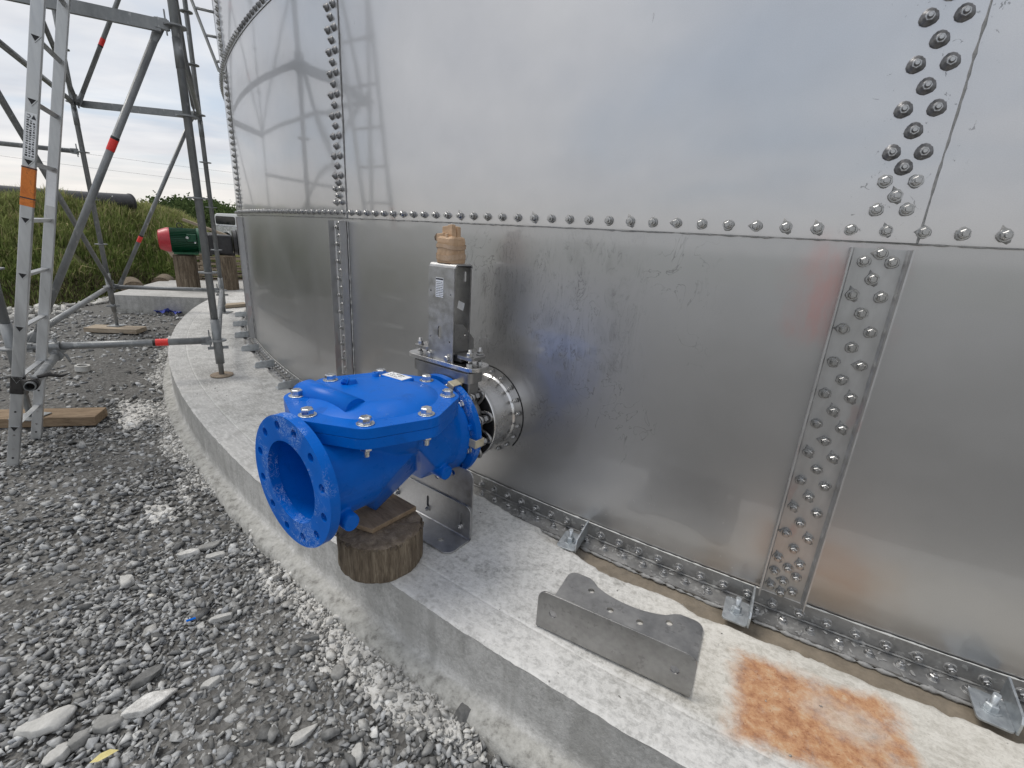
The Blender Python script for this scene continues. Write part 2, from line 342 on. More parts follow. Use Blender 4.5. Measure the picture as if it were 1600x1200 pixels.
        if slab:
            sx = b.n('ShaderNodeSeparateXYZ'); b.link(b.tc.outputs['UV'], sx.inputs[0]); S, D = sx.outputs[0], sx.outputs[1]
            w = b.math('MULTIPLY', b.math('SUBTRACT', b.noise(v, 9, 6, .65), .5), .10); D2 = b.math('ADD', D, w)
            # smoother outer strip and trowelled swirl
            strip = b.mr(D, .575, .59); col = b.mix(b.math('MULTIPLY', strip, .45), col, b.ramp(n4, [(.35, (.40, .40, .39)), (.65, (.56, .555, .545))]))
            joint = b.math('MULTIPLY', b.mr(D, .574, .579), b.mr(D, .581, .586, 1, 0)); col = b.mix(b.math('MULTIPLY', joint, .35), col, (.75, .75, .73))
            brush = b.noise(b.mapped(b.tc.outputs['UV'], (16, 70, 1), (0, 0, .25)), 1.0, 6, .7, .6); col = b.mix(b.mr(brush, .50, .60, 0, .42), col, (.72, .715, .70)); stain = b.mr(b.noise(v, 3.3, 6, .65, .8), .53, .66); col = b.mix(b.math('MULTIPLY', stain, .35), col, (.27, .262, .24))
            # whiter laitance between the valve and the loose bracket
            zone = b.math('MULTIPLY', b.mr(S, -2.2, -1.2), b.mr(S, -.1, .2, 1, 0)); col = b.mix(b.math('MULTIPLY', b.math('MULTIPLY', zone, b.mr(b.noise(v, 42, 7, .75, .4), .40, .58)), .52), col, (.74, .735, .715))
            warm = b.math('MULTIPLY', b.mr(S, -.75, -.1), b.mr(D, .52, .60, 1, 0)); col = b.mix(b.math('MULTIPLY', warm, .28), col, (.66, .60, .47))
            # wet silt in the channel along the wall
            ch = b.math('MULTIPLY', b.mr(S, -.98, -.70), b.mr(D2, .155, .185, 1, 0)); col = b.mix(b.math('MULTIPLY', ch, .9), col, b.ramp(n2, [(.35, (.12, .095, .065)), (.7, (.23, .185, .13))]))
            # orange rust stain
            w2 = b.math('MULTIPLY', b.math('SUBTRACT', b.noise(v, 7, 6, .7, .6), .5), .16); S3 = b.math('ADD', S, w2); D3 = b.math('ADD', D, w2)
            D3 = b.math('ADD', D3, b.math('MULTIPLY', S, .10))
            st = b.math('MULTIPLY', b.math('MULTIPLY', b.mr(S3, -.20, -.12), b.mr(S3, .19, .25, 1, 0)), b.math('MULTIPLY', b.mr(D3, .235, .30), b.mr(D3, .53, .60, 1, 0)))
            st = b.math('MULTIPLY', st, b.math('MULTIPLY', b.mr(b.noise(v, 8.5, 8, .75, .2), .20, .46), b.mr(b.noise(b.mapped(v, (1, 1, 1), (0, 0, 0), (2, 7, 0)), 4.2, 4, .6), .32, .50, .45, 1)))
            rc = b.ramp(b.noise(v, 26, 7, .75), [(.3, (.17, .065, .025)), (.42, (.36, .15, .058)), (.54, (.50, .26, .12)), (.68, (.55, .40, .26))])
            col = b.mix(b.math('MULTIPLY', st, .92), col, rc)
            dk = b.math('MULTIPLY', b.mr(b.noise(v, 75, 4, .7), .62, .68), st); col = b.mix(b.math('MULTIPLY', dk, .75), col, (.20, .065, .02))
        else:
            sep = b.n('ShaderNodeSeparateXYZ'); b.link(v, sep.inputs[0])
            drip = b.noise(b.mapped(v, (14, 14, 1.2)), 1.0, 5, .6); col = b.mix(b.mr(drip, .45, .66, 0, .5), col, (.27, .265, .245)); col = b.mix(.30, col, (.33, .325, .31))
            low = b.mr(b.math('ADD', sep.outputs[2], b.math('MULTIPLY', b.math('SUBTRACT', n2, .5), .03)), -.222, -.208, 1, 0); rough = b.mr(b.noise(v, 34, 5, .7), .42, .62); col = b.mix(b.math('MULTIPLY', low, .8), col, b.ramp(b.noise(v, 30, 6, .7), [(.36, (.16, .155, .14)), (.46, (.33, .325, .30)), (.62, (.47, .465, .435))]))
        b.done(b.bsdf(col, ro, 0, b.bump(h, .8, .008)))
    concrete('concrete_top', True); concrete('concrete_side', False)
    simple('mortar', (.42, .415, .395), (.72, .71, .68), 30, .9, 0, .45, .006, speck=((.17, .165, .15), 40, .6, .8))
    # gravel bed
    m, b = newmat('gravel_bed'); v = b.tc.outputs['Object']; n1 = b.noise(v, 1.1, 5); n2 = b.noise(v, 45, 6, .7); vo = b.voro(v, 62)
    col = b.mix(.5, b.ramp(n2, [(.3, (.055, .053, .05)), (.7, (.21, .205, .195))]), b.ramp(vo.outputs['Color'], [(.2, (.07, .068, .064)), (.8, (.25, .246, .235))]))
    col = b.mix(b.mr(n1, .52, .66, 0, .55), col, (.165, .162, .152))
    dist = b.n('ShaderNodeVectorMath', operation='LENGTH'); b.link(v, dist.inputs[0])
    far = b.mr(dist.outputs['Value'], 16, 26); col = b.mix(far, col, b.ramp(b.noise(v, .5, 5), [(.35, (.055, .075, .025)), (.65, (.12, .125, .05))]))
    b.done(b.bsdf(col, .92, 0, b.bump(b.math('ADD', b.math('MULTIPLY', n2, .5), b.math('MULTIPLY', vo.outputs['Distance'], .8)), .9, .012), .25))
    # single stones: tint of each stone is an attribute
    m, b = newmat('stone'); at = b.n('ShaderNodeAttribute', attribute_name='tint'); v = b.tc.outputs['Object']
    n1 = b.noise(v, 60, 5, .65); f = b.mr(n1, .25, .75, .72, 1.28)
    col = b.mix(1.0, at.outputs['Color'], f, 'MULTIPLY'); b.done(b.bsdf(col, .85, 0, b.bump(n1, .35, .004), .3))
    simple('stone_pale', (.40, .395, .375), (.58, .575, .55), 22, .85, 0, .5, .006)
    simple('stone_white', (.34, .335, .32), (.78, .77, .74), 38, .85, 0, .6, .006)
    simple('stone_dark', (.085, .085, .083), (.19, .19, .185), 20, .75, 0, .5, .005)
    simple('stone_grey', (.22, .22, .21), (.36, .355, .34), 24, .85, 0, .5, .006)
    # grass and leaves
    m, b = newmat('grass_blade'); at = b.n('ShaderNodeAttribute', attribute_name='tint')
    d = b.n('ShaderNodeBsdfDiffuse'); b.link(at.outputs['Color'], d.inputs[0]); t = b.n('ShaderNodeBsdfTranslucent'); b.link(at.outputs['Color'], t.inputs[0])
    ms = b.n('ShaderNodeMixShader'); ms.inputs[0].default_value = .3; b.link(d.outputs[0], ms.inputs[1]); b.link(t.outputs[0], ms.inputs[2]); b.done(ms.outputs[0])
    simple('bank_soil', (.06, .07, .028), (.13, .125, .055), 3, .95, 0, .8, .05)
    # timber
    def wood(name, c1, c2, c3, sc=(1, 1, 1), bump=.5):
        m, b = newmat(name); v = b.mapped(b.tc.outputs['Object'], sc); n1 = b.noise(v, 5, 6, .6, .8); n2 = b.noise(v, 34, 5, .7)
        f = b.math('ADD', b.math('MULTIPLY', n1, .6), b.math('MULTIPLY', n2, .4)); col = b.ramp(f, [(.34, c1), (.5, c2), (.66, c3)])
        b.done(b.bsdf(col, .85, 0, b.bump(f, bump, .008), .25))
    wood('log_bark', (.04, .03, .02), (.15, .118, .085), (.31, .26, .19), (6.5, 6.5, .6), 1.0)
    wood('log_end', (.11, .085, .06), (.21, .165, .12), (.33, .27, .20), (6, 6, 6))
    wood('board_wood', (.15, .105, .068), (.26, .19, .125), (.36, .275, .19), (1.2, 7, 7))
    wood('board_pale', (.24, .19, .135), (.36, .30, .23), (.46, .40, .32), (1.2, 7, 7))
    wood('post_dark', (.035, .028, .02), (.10, .08, .058), (.17, .14, .105), (5, 5, .5), .8)
build_materials()

# ================================================================== SETTING
def fbm(x, y, z=0.0, o=4):
    return mnoise.fractal(Vector((x, y, z)), 1.0, 2.0, o)
def polar(x, y): return math.hypot(x, y), math.degrees(math.atan2(-x, y))
def sstep(t): t = min(max(t, 0.0), 1.0); return t * t * (3 - 2 * t)
def interp(x, xs, ys): return float(np.interp(x, xs, ys))
def bank_height(x, y):                       # the grassed bank left of and behind the pump pad
    r, a = polar(x, y)
    foot = interp(a, [24, 29, 31, 34, 36.5, 38.5, 41, 44, 48, 60, 80], [15, 14.2, 12.6, 11.8, 11.3, 11.4, 10.7, 9.9, 9.8, 9.6, 9.6])
    top = interp(a, [26, 29.5, 31, 32.5, 34, 36.5, 40, 46, 80], [-.5, -.4, -.1, .27, .80, 1.10, 1.15, 1.19, 1.25])
    d = r - foot
    run = 3.4
    h = GZ - .25 + (top - GZ + .25) * sstep((d + .45) / run)
    h -= .0 if d < 9 else (d - 9) * .03
    return h + .10 * fbm(x * .9, y * .9) * sstep((d + .4) / 1.5)
def build_ground():
    n = 150; u = np.linspace(-1, 1, n); g = np.sinh(u * 7.2) / math.sinh(7.2) * 900
    vs = [(x - 1.0, y + 1.0, GZ + .012 * fbm(x * 1.3, y * 1.3) * (1 if abs(x) < 30 and abs(y) < 30 else 0)) for y in g for x in g]
    fs = [(j * n + i, j * n + i + 1, (j + 1) * n + i + 1, (j + 1) * n + i) for j in range(n - 1) for i in range(n - 1)]
    tag(MB().add(vs, fs, 0, True).build('ground', 'gravel_bed', weld=False), kind='structure')
    vs = []; na, nr = 70, 60
    for i in range(na):
        a = R_(22 + 62 * i / (na - 1))
        for j in range(nr):
            r = 8.6 + 24 * (j / (nr - 1)) ** 1.5; x, y = -math.sin(a) * r, math.cos(a) * r
            vs.append((x, y, bank_height(x, y)))
    fs = [(i * nr + j, i * nr + j + 1, (i + 1) * nr + j + 1, (i + 1) * nr + j) for i in range(na - 1) for j in range(nr - 1)]
    tag(MB().add(vs, fs, 0, True).build('hill', 'bank_soil', weld=False), kind='structure')
build_ground()

def slab_z(s, d):
    z = 0.0
    e = interp(s, [-1.15, -.85, -.7, 1.2, 2], [.085, .15, .185, .185, .09]) + .018 * fbm(s * 6, 3.1) + .008 * fbm(s * 31, 9.1)
    z -= .034 * (1 - sstep((d - e + .012) / .024)) if d < e + .05 else 0
    if s < -.95: z = max(z, -.028 * (1 - sstep((d - .07) / .06)))
    z += .0022 * fbm(s * 5, d * 5) + .0012 * fbm(s * 23, d * 23)
    z -= .0035 * math.exp(-((d - .58) / .004) ** 2)
    z -= .005 * sstep((d - .707) / .0098)
    if s < -5.0: z -= .004
    return z
def build_slab():
    S = np.concatenate([np.linspace(-16, -6.2, 80), np.linspace(-6.1, -2.6, 110), np.linspace(-2.585, 1.35, 250), np.linspace(1.5, 6, 36)])
    D = np.concatenate([[-.06], np.linspace(-.02, .25, 30), np.linspace(.265, .56, 18), [.570, .5745, .577, .580, .583, .5855, .59], np.linspace(.605, .70, 9), [.707, .7125, .7168]])
    vs = []; uv = []
    for s in S:
        for d in D:
            dd = d + (.0034 * fbm(s * 13, 1.7) + .0026 * fbm(s * 44, 2.7) if d > .70 else 0)
            x, y = tank_xy(s, dd); vs.append((x, y, slab_z(s, d))); uv.append((s, d))
    nd = len(D); ns = len(S)
    fs = [(i * nd + j, i * nd + j + 1, (i + 1) * nd + j + 1, (i + 1) * nd + j) for i in range(ns - 1) for j in range(nd - 1)]
    mb = MB().add(vs, fs, 0, True)
    me = mb.mesh('concrete_slab', 'concrete_top', weld=False); l = me.uv_layers.new(name='UVMap')
    idx = np.zeros(len(me.loops), dtype=np.int32); me.loops.foreach_get('vertex_index', idx)
    l.data.foreach_set('uv', np.array(uv, dtype=np.float32)[idx].ravel())
    bm = bmesh.new(); bm.from_mesh(me); bmesh.ops.recalc_face_normals(bm, faces=bm.faces)
    if bm.faces[10].normal.z < 0: bmesh.ops.reverse_faces(bm, faces=bm.faces)
    bm.to_mesh(me); bm.free()
    sl = tag(link('concrete_slab', me), kind='structure')
    # upright face, then the rough lower ledge left by the blinding pour
    H = [(.7168, -.005), (.7165, -.03), (.7165, -.10), (.717, -.17), (.718, -.206), (.730, -.216), (.752, -.221), (.772, -.227), (.784, -.241), (.790, -.262), (.797, -.33)]
    vs = []
    for s in S:
        for k, (d, z) in enumerate(H):
            w = (.0034 * fbm(s * 13, 1.7) + .0026 * fbm(s * 44, 2.7)) if k == 0 else .0022 * fbm(s * 3, z * 9) + .001 * fbm(s * 18, z * 24)
            if k >= 5: w += (.009 * fbm(s * 5, .4) + .003 * fbm(s * 26, k)) * (1 if k > 6 else .4)
            zz = z + ((.004 * fbm(s * 6, .7) + .0015 * fbm(s * 33, k)) if k >= 4 else 0)
            x, y = tank_xy(s, d + w); vs.append((x, y, zz))
    nh = len(H); fs = [(i * nh + j, i * nh + j + 1, (i + 1) * nh + j + 1, (i + 1) * nh + j) for i in range(ns - 1) for j in range(nh - 1)]
    MB().add(vs, fs, 0, True).build('slab_edge', 'concrete_side', sl, weld=True)
    # floor under the tank so that nothing shows through the channel
    return sl
build_slab()
def build_pad():
    # pump pad behind the ring slab: front edge facing the gravel
    P = [(-6.02, 6.80), (-4.55, 7.09), (-3.2, 8.4), (-4.3, 10.6), (-6.66, 8.72)]
    mb = MB(); mb.plate(P, [], .33, z0=-.335); mb.plate([(p[0] * 1.02 + .12, p[1] * 1.0 - .03) for p in P[:1]] + [(P[1][0], P[1][1] - .05)] + P[1:], [], .0, z0=-.3) if False else None
    o = mb.build('pump_pad', 'concrete_side', bevel=.008); tag(o, kind='structure')
build_pad()

# ------------------------------------------------------------------ tank
TRINGS = [0.012, 1.19988, 2.40092, 3.602, 4.803]
def bolt_variants():
    out = []
    for k in range(6):
        r = random.Random(k + 3); mb = MB(); n = 16
        # ragged bead of sealant squeezed from under the washer
        vs = [(0, 0, .0045)]
        for i in range(n):
            t = 2 * PI * i / n; rr = .0158 + .0032 * r.random() + (.010 * r.random() if r.random() < .09 else 0)
            vs.append((rr * math.cos(t) * .8, rr * math.sin(t) * .8, .0042)); 
        for i in range(n):
            t = 2 * PI * i / n; v = vs[1 + i]; vs.append((v[0] * 1.22, v[1] * 1.22, 0.0))
        fs = [(0, 1 + i, 1 + (i + 1) % n) for i in range(n)] + [(1 + i, 1 + n + i, 1 + n + (i + 1) % n, 1 + (i + 1) % n) for i in range(n)]
        mb.add(vs, fs, 1, True)
        mb.cyl((0, 0, .003), (0, 0, .0062), .0150, n=16, mi=0, smooth=True)
        mb.cyl((0, 0, .0062), (0, 0, .0150), .0118, n=6, mi=0, smooth=False, spin=r.random() * 2)
        mb.cyl((0, 0, .0150), (0, 0, .0175), .0118, .0092, 6, 0, False)
        mb.cyl((0, 0, .0175), (0, 0, .0215 + .004 * r.random()), .0062, .0056, 10, 0)
        out.append(mb.mesh('bolt', ['bolt_steel', 'sealant']))
    caps = []
    for k in range(4):
        r = random.Random(k + 30); mb = MB()
        mb.lathe([(.0001, .0205), (.0055, .0205), (.0068, .0190), (.0070, .0150), (.0115, .0148), (.0135, .0120), (.0150, .0070), (.0180, .0050), (.0205, .0015), (.021, 0)], n=14, mi=1, wob=.18)
        mb.cyl((0, 0, .0200), (0, 0, .0232), .0052, n=8, mi=0)
        mb.cyl((0, 0, .0060), (0, 0, .0150), .0128, .0110, 6, 0, False, spin=r.random())
        caps.append(mb.mesh('bolt', ['bolt_steel', 'bolt_cap']))
    return out, caps
def build_tank():
    T = thing('storage_tank', 'large round stainless steel tank of bolted curved sheets standing on the concrete ring', 'tank', (C.x, C.y, 0))
    def loc(s, z, dr=0.0):
        a = PH0 + s / TR; return ((TR + dr) * math.cos(a), (TR + dr) * math.sin(a), z)
    def rot(s): return (0, PI / 2, PH0 + s / TR)
    # sheets
    def panel(k, c):
        s0, s1 = (k - 1) * PW - .125, k * PW; z0, z1 = TRINGS[c], TRINGS[c + 1] + (.062 if c < 3 else 0)
        ns = 34; nz = 6; off = .0045 * c; rr = random.Random(k * 7 + c)
        S = [s0 + (s1 - s0) * i / ns for i in range(ns + 1)]; Zs = [z0 + (z1 - z0) * j / nz for j in range(nz + 1)]
        vs = []; uv = []
        def dr(s, z):
            lap = .0034 * sstep((s - (s1 - .17)) / .05) if c else .0008 * sstep((s - (s1 - .17)) / .05)
            oil = .0016 * fbm(s * .9 + k * 3, z * 1.3 + c * 5) + .0006 * fbm(s * 2.6, z * 3.1 + c)
            e = sstep((s - s0) / .2) * sstep((s1 - s) / .2) * sstep((z - z0) / .15) * sstep((z1 - z) / .15)
            return off + lap + oil * e
        for s in S:
            for z in Zs: vs.append(loc(s, z, dr(s, z))); uv.append((s + k * .0, z))
        m = nz + 1
        fs = [(i * m + j, (i + 1) * m + j, (i + 1) * m + j + 1, i * m + j + 1) for i in range(ns) for j in range(nz)]
        mb = MB().add(vs, fs, 0, True)
        # cut edges, 3 mm thick
        ring = [(s, z0) for s in S] + [(s1, z) for z in Zs[1:]] + [(s, z1) for s in S[::-1][1:]]
        ev = [loc(s, z, dr(s, z)) for s, z in ring] + [loc(s, z, dr(s, z) - .0036) for s, z in ring]; q = len(ring)
        mb.add(ev, [(i, i + 1, q + i + 1, q + i) for i in range(q - 1)], 0, False); uv += list(ring) + list(ring)
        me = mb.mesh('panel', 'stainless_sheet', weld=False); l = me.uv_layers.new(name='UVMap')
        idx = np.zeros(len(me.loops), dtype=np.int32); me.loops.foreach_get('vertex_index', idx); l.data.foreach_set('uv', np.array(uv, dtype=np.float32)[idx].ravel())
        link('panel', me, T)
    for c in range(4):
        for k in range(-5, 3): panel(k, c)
    # the rest of the shell, out of the photograph, keeps the tank closed
    mb = MB(); a0 = -6 * PW - .12; a1 = 2 * PW; nn = 60; span0 = a1 - .02; span1 = a0 + 2 * PI * TR + .15
    P = [span0 + (span1 - span0) * i / nn for i in range(nn + 1)]
    vs = [loc(s, z, -.004) for s in P for z in (.0, 4.803)]; mb.add(vs, [(2 * i, 2 * i + 2, 2 * i + 3, 2 * i + 1) for i in range(nn)], 0, True)
    top = [loc(2 * PI * TR * i / 72, 4.80, -.005) for i in range(72)]; mb.add(top, [tuple(range(72))], 0)
    mb.build('rear_shell', 'stainless_matt', T, weld=False)
    # stiffener channels on the bottom course
    for k in range(-4, 2):
        mb = MB(); e = k * PW; h = .050; th = .004; x0, x1 = e - .136, e - .003
        sec = [(x0, h), (x0 + th, h), (x0 + th, .008 + .006), (x0 + th + .006, .0075), (x1 - th - .006, .0075), (x1 - th, .008 + .006), (x1 - th, h), (x1, h), (x1, .009), (x1 - .006, .0035), (x0 + .006, .0035), (x0, .009)]
        q = len(sec); zz = [.046, .3, .6, .9, 1.182]
        vs = [loc(s, z, d) for z in zz for s, d in sec]
        fs = [(i * q + j, i * q + (j + 1) % q, (i + 1) * q + (j + 1) % q, (i + 1) * q + j) for i in range(len(zz) - 1) for j in range(q)]
        tri = tessellate_polygon([[Vector((s, d, 0)) for s, d in sec]])
        fs += [tuple(t) for t in tri] + [tuple(i + (len(zz) - 1) * q for i in t) for t in tri]
        o = mb.add(vs, fs, 0).build('stiffener', 'stainless_strip', T)
        l = o.data.uv_layers.new(name='UVMap'); me = o.data; idx = np.zeros(len(me.loops), dtype=np.int32); me.loops.foreach_get('vertex_index', idx)
        co = np.array([v.co[:] for v in me.vertices]); ang = np.arctan2(co[:, 1], co[:, 0]) - PH0; l.data.foreach_set('uv', np.stack([ang * TR, co[:, 2]], 1).astype(np.float32)[idx].ravel())
    # base angle: upright leg and foot leg, in lengths
    for j in range(-7, 3):
        s0, s1 = j * PW + .62, (j + 1) * PW + .615; q = [(.0045, .044), (.0085, .044), (.0085, -.012), (.012, -.0165), (.088, -.018), (.088, -.024), (.0045, -.024)]; nq = len(q); ns = 26
        vs = []
        for i in range(ns + 1):
            s = s0 + (s1 - s0) * i / ns
            for d, z in q: vs.append(loc(s, z, d))
        fs = [(i * nq + a, i * nq + (a + 1) % nq, (i + 1) * nq + (a + 1) % nq, (i + 1) * nq + a) for i in range(ns) for a in range(nq)]
        tri = tessellate_polygon([[Vector((d, z, 0)) for d, z in q]]); fs += [tuple(t) for t in tri] + [tuple(x + ns * nq for x in t) for t in tri]
        MB().add(vs, fs, 0).build('base_angle', 'stainless_dull', T)
    # white sealant beads along the laps, torn and uneven
    def bead(pts, r0, var, mat, name):
        mb = MB(); rs = [max(.0006, r0 * (1 + var * fbm(i * .37, r0 * 900, 0, 3) + .6 * var * fbm(i * 1.9, 4.4))) for i in range(len(pts))]
        mb.tube(pts, rs, 6).build(name, mat, T, weld=False)
    ss = np.arange(-7.5, 1.2, .012)
    bead([loc(s, .0455 + .0012 * fbm(s * 9, 1), .007) for s in ss], .0026, .8, 'sealant_white', 'sealant_bead')
    bead([loc(s, 1.1975 + .002 * fbm(s * 7, 2), .0022) for s in ss], .0022, 1.3, 'sealant', 'sealant_bead')
    bead([loc(s, -.027 + .004 * fbm(s * 8, 3), .090 + .004 * fbm(s * 11, 5)) for s in np.arange(-6.5, 1.2, .009)], .0058, 1.1, 'sealant', 'sealant_bead')
    bead([loc(s, -.013, .0125) for s in np.arange(-6.5, 1.2, .012)], .0028, 1.3, 'sealant', 'sealant_bead')
    for k in (-2, -1, 0):
        bead([loc(k * PW + .0015 + .001 * fbm(z * 9, k), z, .0035) for z in np.arange(.05, 1.19, .012)], .0022, 1.0, 'sealant_white' if k < 0 else 'sealant', 'sealant_bead')
        bead([loc(k * PW + .002 + .0015 * fbm(z * 7, k + 9), z, .0062) for z in np.arange(1.20, 2.4, .014)], .0030, .9, 'sealant', 'sealant_bead')
    # bolts
    B, CAP = bolt_variants(); spots = []
    def col(z0, n): 
        out = []
        for i in range(n): out += [(-.103, z0 + .0965 * i), (-.039, z0 + .0965 * i), (-.071, z0 + .0483 + .0965 * i)]
        return out
    low = [(-.066, 1.170), (-.098, 1.148), (-.037, 1.149), (-.069, 1.103)] + [(a, z) for a, z in col(.382, 8) if z < 1.06] + \
          [(-.074, .333), (-.104, .285), (-.041, .287), (-.072, .236), (-.107, .188), (-.043, .187), (-.072, .160), (-.107, .134), (-.043, .136), (-.075, .107), (-.107, .078), (-.042, .079), (-.073, .062)]
    up = [(-.102, .079), (-.039, .081), (-.070, .113), (-.1, .148), (-.037, .148), (-.07, .180)] + [(a, .215 + z) for a, z in col(0, 9)] + [(-.07, 1.085), (-.1, 1.115), (-.037, 1.115), (-.07, 1.150)]
    for k in (-3, -2, -1, 0):
        for a, z in low: spots.append((k * PW + a, z, .0078, 0))
        for c in (1, 2, 3):
            for a, z in up: spots.append((k * PW + a, TRINGS[c] + z, .0045 * c + .0034, 1 if c == 1 and z > .16 or c > 1 else 0))
    s = .163
    while s > -9: spots.append((s, 1.2275, .0048, 0)); s -= .0772
    spots.append((.24, 1.2265, .0048, 0)); spots.append((.317, 1.2265, .0048, 0)); spots.append((.395, 1.2265, .0048, 0))
    s = .3
    while s > -9:
        if s < -2: spots.append((s, 2.43, .0095, 1))
        s -= .0772
    s = .62
    while s > -8:
        spots.append((s, .009, .0085, 2)); spots.append((s + .035, -.0175, .05, 3)); s -= .0785
    cp = Vector((0, 0, 1.153))
    def seen(q):
        x, y, z = loc(q[0], q[1], q[2]); p = Vector((x + C.x, y + C.y, z)); d = p - cp; zc = d.dot(cf)
        if zc < .1: return -1
        px = 800 + 725 * d.dot(cr) / zc; py = 600 - 725 * d.dot(cu) / zc
        nrm = Vector((x, y, 0)).normalized(); f = max(-d.normalized().dot(nrm), .05)
        return (1 / zc) * (.4 + f) if -10 < px < 1610 and -10 < py < 1210 else -1
    spots.sort(key=lambda q: -seen(q)); rest = []
    for i, q in enumerate(spots):
        s_, z, d, ty = q
        if seen(q) < 0 and s_ < -7.4: continue
        me = random.choice(CAP if ty == 1 else B)
        if i < 297:
            o = link('bolt', me, T, loc(s_, z, d), rot(s_) if ty != 3 else (0, 0, random.random() * 6))
            o.scale = (.90, .90, .9) if ty == 1 else (.95, .95, .85) if ty == 3 else (.98, .98, .98)
        else: rest.append((s_, z, d, ty))
    vs_all = MB()
    for s_, z, d, ty in rest:
        me = CAP[0] if ty == 1 else B[0]
        Mx = Matrix.Translation(loc(s_, z, d)) @ (Euler(rot(s_)).to_matrix().to_4x4() if ty != 3 else Matrix.Identity(4))
        vs_all.add([v.co for v in me.vertices], [list(p.vertices) for p in me.polygons], 0, False, Mx)
    o = vs_all.build('bolt_rows', 'bolt_steel', T, weld=False); o['kind'] = 'stuff'
    # torn smears of sealant on the base angle, as left by the trowel
    mb = MB()
    for i in range(130):
        s_ = random.uniform(-2.2, .6); d = random.uniform(.02, .088); w = random.uniform(.003, .011); t = random.uniform(0, PI)
        c0 = Vector(loc(s_, -.0165, d)); e1 = Vector((math.cos(t), math.sin(t), 0)); e2 = Vector((-e1.y, e1.x, 0)); n = 8
        ring = [c0 + e1 * w * (1 + .5 * random.random()) * math.cos(2 * PI * k / n) + e2 * w * .4 * (1 + .6 * random.random()) * math.sin(2 * PI * k / n) + Vector((0, 0, .0008)) for k in range(n)]
        mb.add([c0 + Vector((0, 0, .003 + .005 * random.random()))] + ring, [(0, 1 + k, 1 + (k + 1) % n) for k in range(n)], 0, True)
    o = mb.build('sealant_smears', 'sealant', T, weld=False); o['kind'] = 'stuff'
    # nozzle: bolted ring on the sheet, stub pipe, black gasket face
    Fo = Vector((O.x - C.x, O.y - C.y, 0)) + TX * -.068
    def V(t, x, z): return Fo + NN * t + TX * x + Vector((0, 0, z))
    ax = NN; c = .393
    mb = MB(); Mf = frame(V(-.006, 0, c), TX, (0, 0, 1)); Mi = frame(V(-.012, 0, c), -TX, (0, 0, 1))
    mb.plate(circ(.207, 64), [circ(.168, 64)], .018, Mi)
    nz = mb.build('nozzle_flange', 'stainless_bright', T, bevel=.002)
    MB().lathe([(.205, 0), (.212, 0), (.212, .004), (.205, .004)], V(-.004, 0, c), ax, 64, 0, True, closed=True).build('gasket', 'rubber', nz)
    MB().lathe([(.172, 0), (.172, .012), (.166, .020), (.1655, .13), (.1665, .138), (.178, .141), (.180, .145), (.180, .157), (.178, .160), (.12, .160), (.12, 0)], V(0, 0, c), ax, 72, 0, True).build('nozzle_stub', 'stainless_bright', nz, sharp=30)
    MB().lathe([(.176, .1605), (.176, .166), (.10, .166), (.10, .1605)], V(0, 0, c), ax, 64, 0, False, closed=True).build('rubber_seal', 'rubber', nz)
    for i in range(20):
        a = 2 * PI * (i + .5) / 20; mb = MB(); hexbolt(mb, (0, 0, 0), (0, 0, 1), .0082, .009, .0105); mb.cyl((0, 0, .012), (0, 0, .019), .005, n=8)
        p = V(.0065, .189 * math.cos(a), c + .189 * math.sin(a))
        if i == 0: bm_ = mb.mesh('flange_bolt', 'bolt_steel')
        o = link('flange_bolt', bm_, nz, p); o.rotation_euler = NN.to_track_quat('Z', 'Y').to_euler()
    return T
build_tank()

